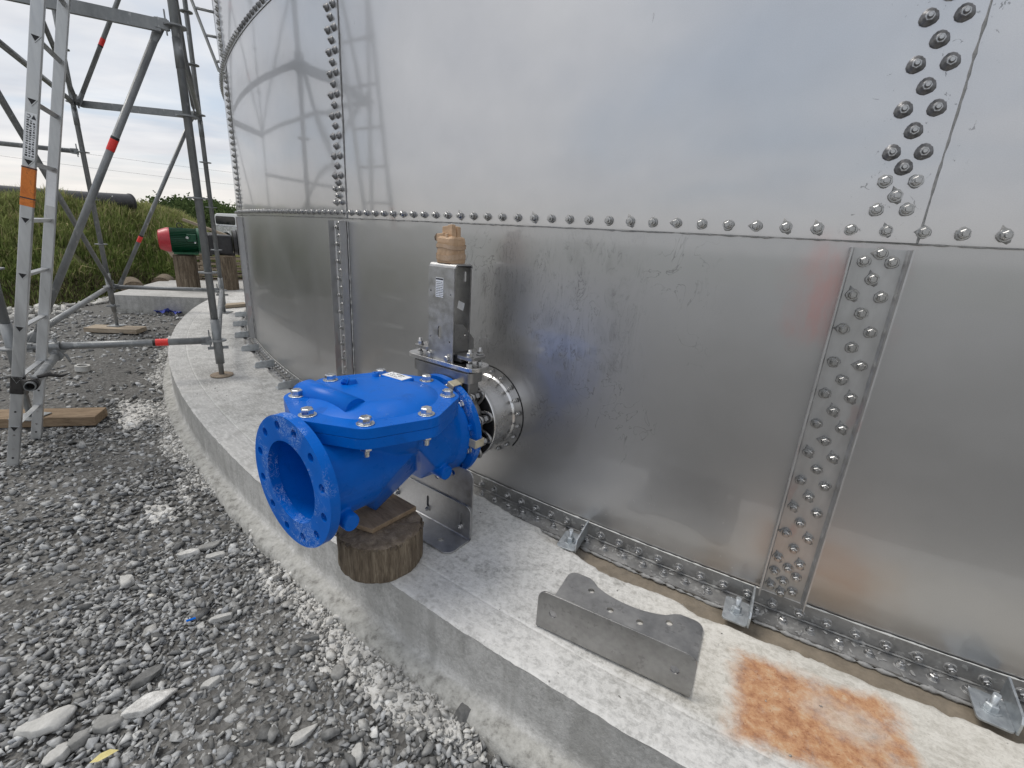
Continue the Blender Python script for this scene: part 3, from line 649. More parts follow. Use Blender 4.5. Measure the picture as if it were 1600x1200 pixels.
# ================================================================== VALVES
def build_check_valve():
    z0 = .158
    T = thing('check_valve', 'bright blue flanged check valve with eight bolted octagonal cover, resting on the log', 'valve', O + TX * -.082 + NN * .62 + Vector((0, 0, z0)), VANG)
    def q(t, x, z): return Vector((x + .082, -(t - .62), z - z0))
    XC = -.082; ZC = .393; A = Vector((0, -1, 0))
    def ringpts(t, r, n=28, zc=ZC, f=lambda a: True): return [q(t, XC + r * math.cos(a), zc + r * math.sin(a)) for a in [2 * PI * i / n for i in range(n)] if f(a)]
    def octp(r, z, t0=.604, keep=lambda t: True):
        out = []
        for i in range(8):
            a = i * PI / 4 + .03; t = t0 + r * math.sin(a) * -1; x = XC + r * math.cos(a)
            if keep(t): out.append(q(t, x, z))
        return out
    # body: two mitred halves under a flared chamber, fused into one casting
    mb = MB()
    mb.lathe([(.137, 0), (.166, 0), (.164, .205), (.137, .205)], q(.700, XC, ZC), A, 40, 0, False, closed=True)
    mb.hull(ringpts(.702, .164) + [q(.630, XC + d, .160) for d in (-.022, .022)] + [q(.462, XC + d, .268) for d in (-.05, .05)] + [q(.52, XC + d, .43) for d in (-.15, .15)] + [q(.62, XC + d, .40) for d in (-.17, .17)] )
    mb.hull(ringpts(.33, .176) + ringpts(.40, .18, f=lambda a: math.sin(a) > -.5) + [q(.418, XC + d, .208) for d in (-.030, .030)] + [q(.57, XC + d, .445) for d in (-.195, .195)] + [q(.60, XC + d, .53) for d in (-.215, .215)] + [q(.47, XC + d, .33) for d in (-.17, .17)])
    mb.hull(octp(.232, .545) + octp(.205, .47, keep=lambda t: t < .69) + [q(.695, XC + d, .47) for d in (-.15, .15)] + [q(.52, XC + d, .40) for d in (-.16, .16)] + [q(.69, XC + d, .42) for d in (-.12, .12)])
    mb.hull([q(.83, XC + d, .545) for d in (-.10, .10)] + [q(.70, XC + d, .545) for d in (-.16, .16)] + [q(.815, XC + d, .536) for d in (-.07, .07)] + [q(.70, XC + d, .50) for d in (-.13, .13)])
    mb.lathe([(.137, 0), (.190, 0), (.176, .05), (.137, .09)], q(.305, XC, ZC), A, 40, 0, False, closed=True)
    for s in (1, -1):
        for t, z in ((.838, .292), (.425, .300)):
            mb.cyl(q(t, XC + s * .118, z), q(t, XC + s * .180, z - .006), .0285, n=24, smooth=False)
            mb.hull([q(t + d, XC + s * .118, z + .02 + e) for d in (-.022, .022) for e in (-.012, .012)] + [q(t + d, XC + s * .155, z + e) for d in (-.02, .02) for e in (-.02, .02)])
    body = mb.build('body', 'blue_enamel', T)
    rm = body.modifiers.new('remesh', 'REMESH'); rm.mode = 'VOXEL'; rm.voxel_size = .0045; rm.use_smooth_shade = True
    sm = body.modifiers.new('smooth', 'SMOOTH'); sm.factor = .5; sm.iterations = 3
    for s in (1, -1):
        for t, z in ((.838, .292), (.425, .300)):
            MB().cyl(q(t, XC + s * .170, z - .006), q(t, XC + s * .1835, z - .0065), .027, n=28).build('foot_pad', 'blue_enamel', T, bevel=.0025, sharp=40)
    # flanges
    for t0, th, nm, ri in ((.893, .032, 'front_flange', .134), (.268, .030, 'rear_flange', .134)):
        holes = [circ(.0148, 14, (.182 * math.cos(a), .182 * math.sin(a))) for a in [2 * PI * (i + .5) / 12 for i in range(12)]]
        fo = MB().plate(circ(.2145, 96), [circ(ri, 72)] + holes, th, frame(q(t0, XC, ZC), (1, 0, 0), (0, 0, 1))).build(nm, 'blue_flange', T, bevel=.0022)
        if nm == 'rear_flange':
            for i in range(12):
                a = 2 * PI * (i + .5) / 12
                if i in (9, 10): continue
                b = MB(); hexbolt(b, q(t0 + th, XC + .182 * math.cos(a), ZC + .182 * math.sin(a)), A, .0145, .013, .018); b.build('flange_bolt', 'zinc' if i % 3 else 'blue_flange', fo)
    # cover
    oc = lambda r: [(r * math.cos(i * PI / 4 + .03), r * math.sin(i * PI / 4 + .03)) for i in range(8)]
    Mc = Matrix.Translation(q(.604, XC, z0))
    def rounded(poly, rad, n=4):
        out = []; k = len(poly)
        for i in range(k):
            p = Vector(poly[i]); a = Vector(poly[i - 1]); b = Vector(poly[(i + 1) % k]); d1 = (a - p).normalized() * rad; d2 = (b - p).normalized() * rad
            for j in range(n + 1):
                u = j / n; w = p + d1 * (1 - u) ** 2 + d2 * u ** 2; out.append((w.x, w.y))
        return out
    ctr = rounded(oc(.298), .030)
    MB().plate(ctr, [], .033, Mc, z0=.532 - z0).build('body_rim', 'blue_enamel', T, bevel=.005, seg=3)
    cov = MB().plate(rounded(oc(.299), .030), [], .0325, Mc, z0=.5665 - z0).build('cover', 'blue_enamel', T, bevel=.005, seg=3)
    d = MB(); k = 8; lv = [(.222, .598), (.205, .606), (.150, .6245), (.120, .6265)]
    vs = [Mc @ Vector((x, y, z - z0)) for r, z in lv for x, y in circ(r, 40)]
    d.add(vs, [(a * 40 + i, a * 40 + (i + 1) % 40, (a + 1) * 40 + (i + 1) % 40, (a + 1) * 40 + i) for a in range(3) for i in range(40)], 0, True); d.add(vs[-40:], [tuple(range(40))], 0, True)
    d.build('cover_dome', 'blue_enamel', cov)
    # hinge barrel: half cylinder across the cover
    d = MB(); n = 14; r = .043; x0, x1 = -.30, .004
    pro = [(math.cos(PI * i / n) * r, math.sin(PI * i / n) * r * 1.02) for i in range(n + 1)]
    vs = [q(.738 - a, x0, .597 + b * .75) for a, b in pro] + [q(.738 - a, x0 + .03, .598 + b) for a, b in pro] + [q(.738 - a, x1, .598 + b) for a, b in pro]; m = n + 1
    d.add(vs, [(j * m + i, j * m + i + 1, (j + 1) * m + i + 1, (j + 1) * m + i) for j in (0, 1) for i in range(n)], 0, True)
    d.add(vs[2 * m:], [tuple(range(m))], 0); d.add(vs[:m], [tuple(range(m))[::-1]], 0)
    d.build('hinge_barrel', 'blue_enamel', cov)
    # drain plug in its lug, small boss, nameplate pad
    d = MB(); p = q(.634, -.185, .613); d.hull([p + Vector((a, b, c)) for a, b, c in ((-.03, .03, -.005), (.03, .03, -.005), (-.024, -.02, -.005), (.024, -.02, -.005), (-.018, .02, .03), (.018, .02, .03), (-.014, -.008, .03), (.014, -.008, .03))])
    d.build('plug_lug', 'blue_enamel', cov, bevel=.006, seg=3)
    d = MB(); hexbolt(d, p + Vector((0, -.008, .02)), Vector((-.35, -.8, .45)), .0125, .016, .0175); d.build('plug', 'blue_enamel', cov)
    MB().lathe([(.019, 0), (.017, .016), (.0135, .020), (.0135, .034), (.006, .034), (.005, .030)], q(.508, -.20, .604), (0, 0, 1), 24).build('boss', 'blue_enamel', cov)
    pc = q(.460, -.135, .618); pr = (0, 0, R_(4))
    MB().box(pc, (.118, .062, .020), pr).build('name_pad', 'blue_enamel', cov, bevel=.004)
    np_ = MB().box(pc + Vector((0, 0, .0112)), (.105, .052, .0015), pr).build('name_plate', 'paper', cov)
    d = MB()
    for i in range(3):
        for j in range(7 - i):
            if random.random() < .8: d.box(pc + Vector((-.036 + .0115 * j, .014 - .013 * i, .0123)), (.0075, .0035 if i else .006, .0006), (0, 0, random.uniform(-.3, .3)))
    d.build('plate_print', 'print_ink', np_)
    for i in range(8):
        a = i * PI / 4 + .03; p = q(.604 - .2525 * math.sin(a), XC + .2525 * math.cos(a), .599)
        b = MB(); hexbolt(b, p, (0, 0, 1), .0200, .0205, .0275, spin=random.random()); bo = b.build('cover_bolt', 'zinc', cov, bevel=.0012)
        p2 = Vector((p.x, p.y, .5318 - z0)); b = MB(); hexbolt(b, p2, (0, 0, -1), .0185, .018, .024); b.cyl(p2 - Vector((0, 0, .020)), p2 - Vector((0, 0, .040)), .0098, n=14); b.build('cover_nut', 'zinc', T, bevel=.001)
    # brass-coloured bond clips on the rear flange
    for a in (R_(68), R_(-3)):
        cx, cz = XC + .213 * math.cos(a), ZC + .213 * math.sin(a); Mx = Matrix.Translation(q(.284, cx, cz)) @ Matrix.Rotation(-a + PI / 2, 4, 'Y')
        d = MB(); d.box((0, 0, .006), (.034, .050, .004), M=Mx); d.box((0, -.024, -.014), (.034, .004, .042), M=Mx); d.box((0, .023, -.010), (.034, .004, .034), M=Mx); d.build('bond_clip', 'clip_brass', T, bevel=.0015)
    return T
build_check_valve()

def build_gate_valve():
    z0 = .20; xc = -.112
    T = thing('knife_gate_valve', 'stainless knife gate valve with tall box yoke, between the blue valve and the tank', 'valve', O + TX * xc + NN * .215 + Vector((0, 0, z0 + .009)), VANG)
    def q(t, x, z): return Vector((x - xc, -(t - .215), z - z0))
    A = Vector((0, -1, 0)); XC = -.085; ZC = .393
    mb = MB(); mb.lathe([(.130, 0), (.152, 0), (.154, .01), (.154, .072), (.152, .080), (.130, .080)], q(.178, XC, ZC), A, 56, 0, False, closed=True)
    mb.box(q(.216, xc, .500), (.300, .062, .175)); mb.build('body', 'stainless_plate', T, bevel=.008, seg=3)
    # lugs with studs round the wafer
    for i in range(12):
        a = 2 * PI * (i + .5) / 12
        if .9 < a < 2.25: continue
        p = lambda t, r: q(t, XC + r * math.cos(a), ZC + r * math.sin(a))
        d = MB(); 
        for t in (.182, .240):
            path = []
            for j in range(9):
                u = PI * j / 8; rr = .150 + .052 * math.sin(u); w = .021 * math.cos(u); path.append(q(t, XC + rr * math.cos(a) - w * math.sin(a), ZC + rr * math.sin(a) + w * math.cos(a)))
            d.tube(path, .0072, 8)
        d.build('lug', 'stainless_plate', T)
        d = MB(); d.cyl(p(.170, .188), p(.268, .188), .0105, n=12); d.cyl(p(.208, .188), p(.226, .188), .017, n=6, smooth=False); d.cyl(p(.250, .188), p(.266, .188), .0165, n=6, smooth=False); d.build('stud', 'bolt_steel', T)
    # chest with its rounded lip, then the top plate
    d = MB(); d.plate(rrect(-.165, -.048, .165, .048, .03), [], .042, Matrix.Translation(q(.215, xc, .585))); d.build('chest_lip', 'stainless_plate', T, bevel=.010, seg=3)
    MB().box(q(.215, xc, .619), (.30, .068, .022)).build('chest_neck', 'stainless_plate', T)
    tp = MB().plate(rrect(-.195, -.060, .195, .060, .045, 7), [], .016, Matrix.Translation(q(.213, xc, .638))).build('top_plate', 'stainless_bright', T, bevel=.005, seg=3)
    for sx in (-1, 1):
        g = MB().plate(rrect(-.045, -.045, .045, .045, .018), [circ(.009, 10, (.02, .02))], .013, Matrix.Translation(q(.205, xc + sx * .122, .676))).build('gland_plate', 'stainless_plate', T, bevel=.003)
        for sy in (-1, 1):
            p = q(.205 + sy * .030, xc + sx * .140, .650); b = MB(); b.cyl(p, p + Vector((0, 0, .068)), .007, n=10); hexbolt(b, p + Vector((0, 0, .040)), (0, 0, 1), .0125, .013, .0155); b.cyl(p + Vector((0, 0, .0)), p + Vector((0, 0, .012)), .0125, n=6, smooth=False); b.build('gland_stud', 'bolt_steel', T)
    MB().box(q(.205, xc, .672), (.20, .07, .028)).build('gland_packing', 'pump_iron', T, bevel=.004)
    # box yoke: front and back plates bent over the top
    hw = .0685; th = .006; zt = 1.034; zb = .648; tf, tb = .252, .152
    fr = frame(q(tf, xc, z0), (1, 0, 0), (0, 0, 1))
    hol = [circ(.004, 8, p) for p in ((-.055, .925), (.052, .918), (-.055, .742), (.052, .735))]
    MB().plate(rrect(-hw, zb - z0, hw, zt - .014 - z0, .002, 2), [[(x, z - z0) for x, z in l] for l in hol] + [[(x, z - z0) for x, z in slot(-.004, .742, .792, .011)]], th, fr).build('yoke_front', 'stainless_matt', T, bevel=.001)
    fr = frame(q(tb + th, xc, z0), (1, 0, 0), (0, 0, 1))
    MB().plate(rrect(-hw, zb - z0, hw, zt - .014 - z0, .002, 2), [[(x, z - z0) for x, z in slot(.038, .965, 1.005, .0065)]], th, fr).build('yoke_back', 'stainless_plate', T, bevel=.001)
    n = 8; ro = .0155; pts = []
    for c_, a0 in ((tf - ro + .0, 0), (tb + ro, PI / 2)):
        for i in range(n + 1): pts.append((c_ + ro * math.cos(a0 + PI / 2 * i / n), zt - ro + ro * math.sin(a0 + PI / 2 * i / n)))
    inn = []
    for c_, a0 in ((tf - ro, 0), (tb + ro, PI / 2)):
        for i in range(n + 1): inn.append((c_ + (ro - th) * math.cos(a0 + PI / 2 * i / n), zt - ro + (ro - th) * math.sin(a0 + PI / 2 * i / n)))
    k = len(pts); vs = [q(t, xc + s * hw, z) for s in (-1, 1) for t, z in pts + inn]; m = 2 * k; fs = []
    for i in range(k - 1): fs += [(i, i + 1, m + i + 1, m + i), (k + i + 1, k + i, m + k + i, m + k + i + 1), (i, k + i, k + i + 1, i + 1), (m + i, m + i + 1, m + k + i + 1, m + k + i)]
    MB().add(vs, fs, 0, True).build('yoke_top', 'stainless_matt', T, sharp=40)
    for x in (-.055, .045):
        b = MB(); hexbolt(b, q(tf + th, xc + x, .668), A, .0125, .012, .0165); b.build('yoke_bolt', 'bolt_steel', T, bevel=.001)
    # gate blade guard: chamfered plate inside the yoke
    d = MB(); d.plate([(0, .690 - z0), (.118, .690 - z0), (.118, .735 - z0), (.050, .800 - z0), (0, .806 - z0)], [circ(.006, 10, (.06, .76 - z0))], .006, frame(q(.246, xc + .060, z0), (0, 1, 0), (0, 0, 1))); d.build('guard_plate', 'stainless_plate', T, bevel=.001)
    # stickers
    lab = MB().box(q(tf + th + .0006, xc - .007, .942), (.040, .0008, .074)).build('label', 'paper', T)
    d = MB(); d.box(q(tf + th + .0012, xc - .007, .974), (.038, .0006, .006))
    for r in range(9):
        x = -.024
        while x < .010:
            w = random.uniform(.003, .009); d.box(q(tf + th + .0012, xc + x + w / 2, .963 - .0066 * r), (w, .0006, .0022)); x += w + .0022
    d.build('label_print', 'print_ink', lab)
    Mx = Matrix.Translation(q(tb + 2 * th + .0016, xc + .022, .868)) @ Matrix.Rotation(R_(14), 4, 'Y'); MB().box((0, 0, 0), (.034, .0008, .032), M=Mx).build('sticker', 'paper', T)
    d = MB()
    for g, (x0, n_) in enumerate(((-.125, 5), (.0, 9), (.10, 5))):
        for i in range(n_): d.box(q(.2475, xc + x0 + .0085 * i, .535 + (.0 if g != 1 else .008)), (.0045, .002, random.uniform(.004, .009)), (0, random.uniform(-.4, .4), 0))
    d.build('cast_marks', 'stainless_bright', T)
    # cardboard taped over the stem
    T2 = CW = thing('cardboard_wrap', 'brown cardboard wrapped in clear tape on top of the tall valve yoke', 'packaging', O + TX * (xc - .003) + NN * .202 + Vector((0, 0, 1.0435)), VANG)
    d = MB(); vs = []; n = 40; pro = [(.066, 0), (.068, .008), (.067, .03), (.066, .055), (.066, .075), (.064, .088), (.058, .094), (.050, .096)]
    for k, (r, z) in enumerate(pro):
        for i in range(n):
            a = 2 * PI * i / n; sq = min(1 / max(abs(math.cos(a)), abs(math.sin(a))) ** .8, 1.22); cr_ = mnoise.noise(Vector((math.cos(a) * 4, math.sin(a) * 4, z * 30))); w = r * sq * (1 + .03 * cr_ + .022 * abs(mnoise.noise(Vector((math.cos(a) * 9, math.sin(a) * 9, z * 60 + 4)))))
            vs.append((w * math.cos(a), w * math.sin(a), max(0, z + .004 * mnoise.noise(Vector((a * 2, z * 20, 1))) * (k > 0))))
    d.add(vs, [(k * n + i, k * n + (i + 1) % n, (k + 1) * n + (i + 1) % n, (k + 1) * n + i) for k in range(len(pro) - 1) for i in range(n)], 0, False); d.add(vs[-n:], [tuple(range(n))], 0)
    d.build('sleeve', 'cardboard', T2)
    r = random.Random(4)
    for k, (x, y, z, w, e, h, rz) in enumerate(((-.020, -.020, .112, .046, .030, .040, .2), (.018, -.016, .115, .044, .034, .046, -.15), (.012, .022, .112, .060, .030, .040, .1), (-.026, .018, .110, .040, .034, .036, -.3), (-.040, -.044, .093, .062, .024, .026, .12), (.010, -.050, .094, .030, .020, .024, -.2))):
        d = MB(); d.box((0, 0, 0), (w, e, h), taper=.82); q_ = MB(); q_.add([Vector(v) + Vector((mnoise.noise(Vector(v) * 60 + Vector((k, 0, 0))), mnoise.noise(Vector(v) * 60 + Vector((0, k, 3))), 0)) * .006 for v in d.v], d.f)
        o = q_.build('folded_flap', 'cardboard', T2, (x, y, z), (r.uniform(-.12, .12), r.uniform(-.15, .15), rz), bevel=.003)
    d = MB(); d.cyl((-.072, -.040, .094), (-.090, -.040, .086), .013, .010, 12); d.build('exposed_end', 'log_end', T2, bevel=.002)
    for z0_, w in ((.012, .020), (.052, .014)):
        d = MB(); vs = []; n = 40
        for z in (z0_, z0_ + w):
            for i in range(n):
                a = 2 * PI * i / n; sq = min(1 / max(abs(math.cos(a)), abs(math.sin(a))) ** .8, 1.22); rr = .0712 * sq; vs.append((rr * math.cos(a), rr * math.sin(a), z + .004 * math.sin(a * 2 + z0_ * 99)))
        d.add(vs, [(i, (i + 1) % n, n + (i + 1) % n, n + i) for i in range(n)], 0, True); d.build('tape_wrap', 'brown_tape', T2, weld=False)
    CW.scale = (.66, .66, 1.02)
build_gate_valve()

# ------------------------------------------------------------------ log, packing board, brackets
def build_log():
    T = thing('log_block', 'short upright round log block under the blue valve', 'log', O + NN * .652 + TX * -.006)
    n = 72; vs = []; H = [0, .012, .035, .06, .085, .11, .128, .137]
    for k, h in enumerate(H):
        for i in range(n):
            a = 2 * PI * i / n; r = .149 - (.006 if k in (0,) else 0) - (.004 if k == len(H) - 1 else 0)
            r += .0055 * mnoise.noise(Vector((math.cos(a) * 5, math.sin(a) * 5, h * 2))) + .0045 * mnoise.noise(Vector((math.cos(a) * 17, math.sin(a) * 17, h * 22 + 3)))
            r -= .006 * max(0, mnoise.noise(Vector((math.cos(a) * 9 + 5, math.sin(a) * 9, h * 9))) - .1) * 2
            vs.append((r * math.cos(a), r * math.sin(a), h + (.004 * mnoise.noise(Vector((a * 6, 0, 1))) if k == len(H) - 1 else 0)))
    MB().add(vs, [(k * n + i, k * n + (i + 1) % n, (k + 1) * n + (i + 1) % n, (k + 1) * n + i) for k in range(len(H) - 1) for i in range(n)], 0, True).build('bark', 'log_bark', T, weld=False)
    rings = [vs[-n:]]
    for f, dz in ((.93, .006), (.6, .003), (.25, .005)): rings.append([(x * f, y * f, .137 + dz + .004 * mnoise.noise(Vector((x * 40, y * 40, f)))) for x, y, z in vs[-n:]])
    d = MB(); fl = [p for r in rings for p in r]; d.add(fl, [(k * n + i, k * n + (i + 1) % n, (k + 1) * n + (i + 1) % n, (k + 1) * n + i) for k in range(3) for i in range(n)], 0, True); d.add(rings[-1], [tuple(range(n))], 0, True)
    d.build('cut_end', 'log_end', T, weld=False)
    d = MB()
    for i in range(26):
        a = random.uniform(-2.9, .3); r = .146; p = Vector((r * math.cos(a), r * math.sin(a), .134)); w = random.uniform(.004, .012)
        d.hull([p + Vector((random.uniform(-w, w), random.uniform(-w, w), random.uniform(-.006, .008))) for _ in range(7)])
    d.build('bark_splinters', 'log_bark', T)['kind'] = 'stuff'
    B = thing('packing_board', 'offcut of brown board lying on the log under the blue valve', 'board', O + NN * .622 + TX * -.055 + Vector((0, 0, .1445)), VANG + R_(-3))
    d = MB(); d.plate([(-.092, .105), (-.082, -.102), (-.012, -.118), (.086, -.085), (.080, .112)], [], .0185); d.build('board', 'board_wood', B, bevel=.002)
build_log()

def l_bracket_holes(L): return [circ(.0115, 14, (L * a, b)) for a, b in ((.215, .235), (.395, .185), (.605, .187), (.785, .236))]
def notch_outline(L, H):
    out = [(0, 0), (L, 0), (L, H - .03)] + [(L - .03 + .03 * math.cos(a), H - .03 + .03 * math.sin(a)) for a in [PI / 2 * i / 5 for i in range(1, 6)]]
    out += [(L * .84, H)]
    for i in range(13):
        u = i / 12; x = L * (.80 - .60 * u); out.append((x, H - .010 - .044 * math.sin(PI * u) ** .6))
    return out + [(L * .16, H)] + [(.03 + .03 * math.cos(a), H - .03 + .03 * math.sin(a)) for a in [PI / 2 + PI / 2 * i / 5 for i in range(6)]]
def build_brackets():
    th = .006
    # loose bracket lying on the slab: holed leg flat on the concrete, other leg standing towards the viewer
    a = Vector((.121, 1.155, .003)); dx = Vector((.885, -.466, 0)).normalized(); dy = Vector((-dx.y, dx.x, 0)); L = .459; ang = math.atan2(dx.y, dx.x)
    T = thing('support_bracket', 'loose folded steel bracket with scalloped holed leg lying flat on the concrete', 'bracket', a, ang)
    MB().plate([(x, y + .008) for x, y in notch_outline(L, .285)], l_bracket_holes(L), th).build('scalloped_leg', 'stainless_plate', T, bevel=.0012)
    d = MB(); d.plate(rrect(0, .010, L, .142, .030, 6, (1, 1, 0, 0)), [circ(.0125, 18, (.052, .074)), circ(.0125, 18, (L - .050, .074))], th, frame((0, .004, 0), (1, 0, 0), (0, 0, 1))); d.build('upright_leg', 'stainless_plate', T, bevel=.0012)
    n = 6; vs = []
    for x in (0, L):
        vs += [(x, .010 - .012 * math.cos(PI / 2 * i / n), .012 - .012 * math.sin(PI / 2 * i / n)) for i in range(n + 1)] + [(x, .010 - .006 * math.cos(PI / 2 * i / n), .012 - .006 * math.sin(PI / 2 * i / n)) for i in range(n + 1)]
    m = n + 1; fs = [(i, i + 1, 2 * m + i + 1, 2 * m + i) for i in range(n)] + [(m + i + 1, m + i, 3 * m + i, 3 * m + i + 1) for i in range(n)]
    MB().add(vs, fs, 0, True).build('bend', 'stainless_plate', T)
    # standing bracket under the valves: slotted foot angle bolted to a scalloped rear plate
    T = thing('valve_bracket', 'upright slotted steel bracket bolted to scalloped plate behind the log', 'bracket', O + TX * -.06 + NN * .37, VANG)
    X0, X1 = -.245, .240
    def q(t, x, z): return Vector((x, -(t - .37), z))
    sl = [slot(x, .040, .110, .0065) for x in (-.185, .004, .193)]
    MB().plate(rrect(X0, .012, X1, .150, .03, 6, (1, 1, 0, 0)), sl, th, frame(q(.367, 0, 0), (1, 0, 0), (0, 0, 1))).build('slotted_leg', 'stainless_matt', T, bevel=.0012)
    foot = rrect(X0, -.124, X1, -.008, .035, 6, (0, 0, 1, 1))
    MB().plate(foot, [circ(.0115, 14, (.155, -.075)), circ(.0115, 14, (-.16, -.075))], th, z0=.002).build('foot_leg', 'stainless_matt', T, bevel=.0012)
    vs = []
    for x in (X0, X1): vs += [(x, -.008 + .0075 * math.sin(PI / 2 * i / n), .008 + .010 * (1 - math.cos(PI / 2 * i / n))) for i in range(n + 1)] + [(x, -.008 + .013 * math.sin(PI / 2 * i / n), .002 + .010 * (1 - math.cos(PI / 2 * i / n))) for i in range(n + 1)]
    MB().add(vs, fs, 0, True).build('bend', 'stainless_matt', T)
    o = [(x + X0, z) for x, z in notch_outline(X1 - X0, .27)]; o = [(x, z + .028) for x, z in o]
    MB().plate(o, [[(x + X0, z + .028) for x, z in h] for h in l_bracket_holes(X1 - X0)], th, frame(q(.3605, 0, 0), (1, 0, 0), (0, 0, 1))).build('scalloped_plate', 'stainless_matt', T, bevel=.0012)
    for x in (-.185, .004, .193):
        b = MB(); hexbolt(b, q(.3735, x, .050), (0, -1, 0), .0095, .009, .0125); b.cyl(q(.383, x, .050), q(.392, x, .050), .0055, n=10); b.build('bracket_bolt', 'bolt_steel', T)
build_brackets()

def build_clips():
    labs = {0: 'galvanised anchor clip on the tank foot left of the loose bracket', 1: 'galvanised anchor clip beside the foot of the wide bolted stiffener', 2: 'galvanised anchor clip nearest the right end of the tank foot',
            -4: 'galvanised anchor clip on the tank foot beside the blue valve cover', -5: 'galvanised anchor clip on the tank foot second behind the blue valve', -6: 'galvanised anchor clip on the tank foot level with the scaffold base disc',
            -7: 'galvanised anchor clip third from the far end of the visible tank foot', -8: 'galvanised anchor clip second from the far end of the visible tank foot', -9: 'galvanised anchor clip at the far end of the visible tank foot'}
    proto = []
    for k in (1, 0, 2, -4, -5, -6, -7, -8, -9):
        s = -.192 + .627 * (k - 1) + (.02 if k == 2 else 0); x, y = tank_xy(s, 0); a = PH0 + s / TR
        T = thing('anchor_clip', labs[k], 'anchor bracket', (x, y, .0), a + (R_(7) if k == 0 else R_(-6) if k == 2 else 0), 'anchor clips along the tank foot')
        if not proto:      # local x points out from the wall, y along it
            th = .006
            p = MB().plate(rrect(.052, -.036, .168, .040, .010, 4), [circ(.009, 10, (.112, .002))], .007, z0=-.006).build('base_leg', 'galvanised_clip', T, bevel=.0012)
            g = MB().plate([(.022, -.004), (.168, -.004), (.168, .034), (.158, .050), (.022, .060)], [], th, frame((0, .046, 0), (1, 0, 0), (0, 0, 1))).build('gusset_leg', 'galvanised_clip', T, bevel=.0012)
            b = MB(); b.cyl((.112, .002, -.03), (.112, .002, .052), .0085, n=14); hexbolt(b, (.112, .002, .001), (0, 0, 1), .0165, .017, .023); b.build('anchor_bolt', 'galvanised_clip', T)
            b = MB(); b.cyl((.112, .002, -.034), (.112, .002, -.007), .021, n=16); b.build('packer', 'pump_iron', T); proto = list(T.children)
        else:
            for c in proto:
                o = c.copy(); COL.objects.link(o); o.parent = T
build_clips()

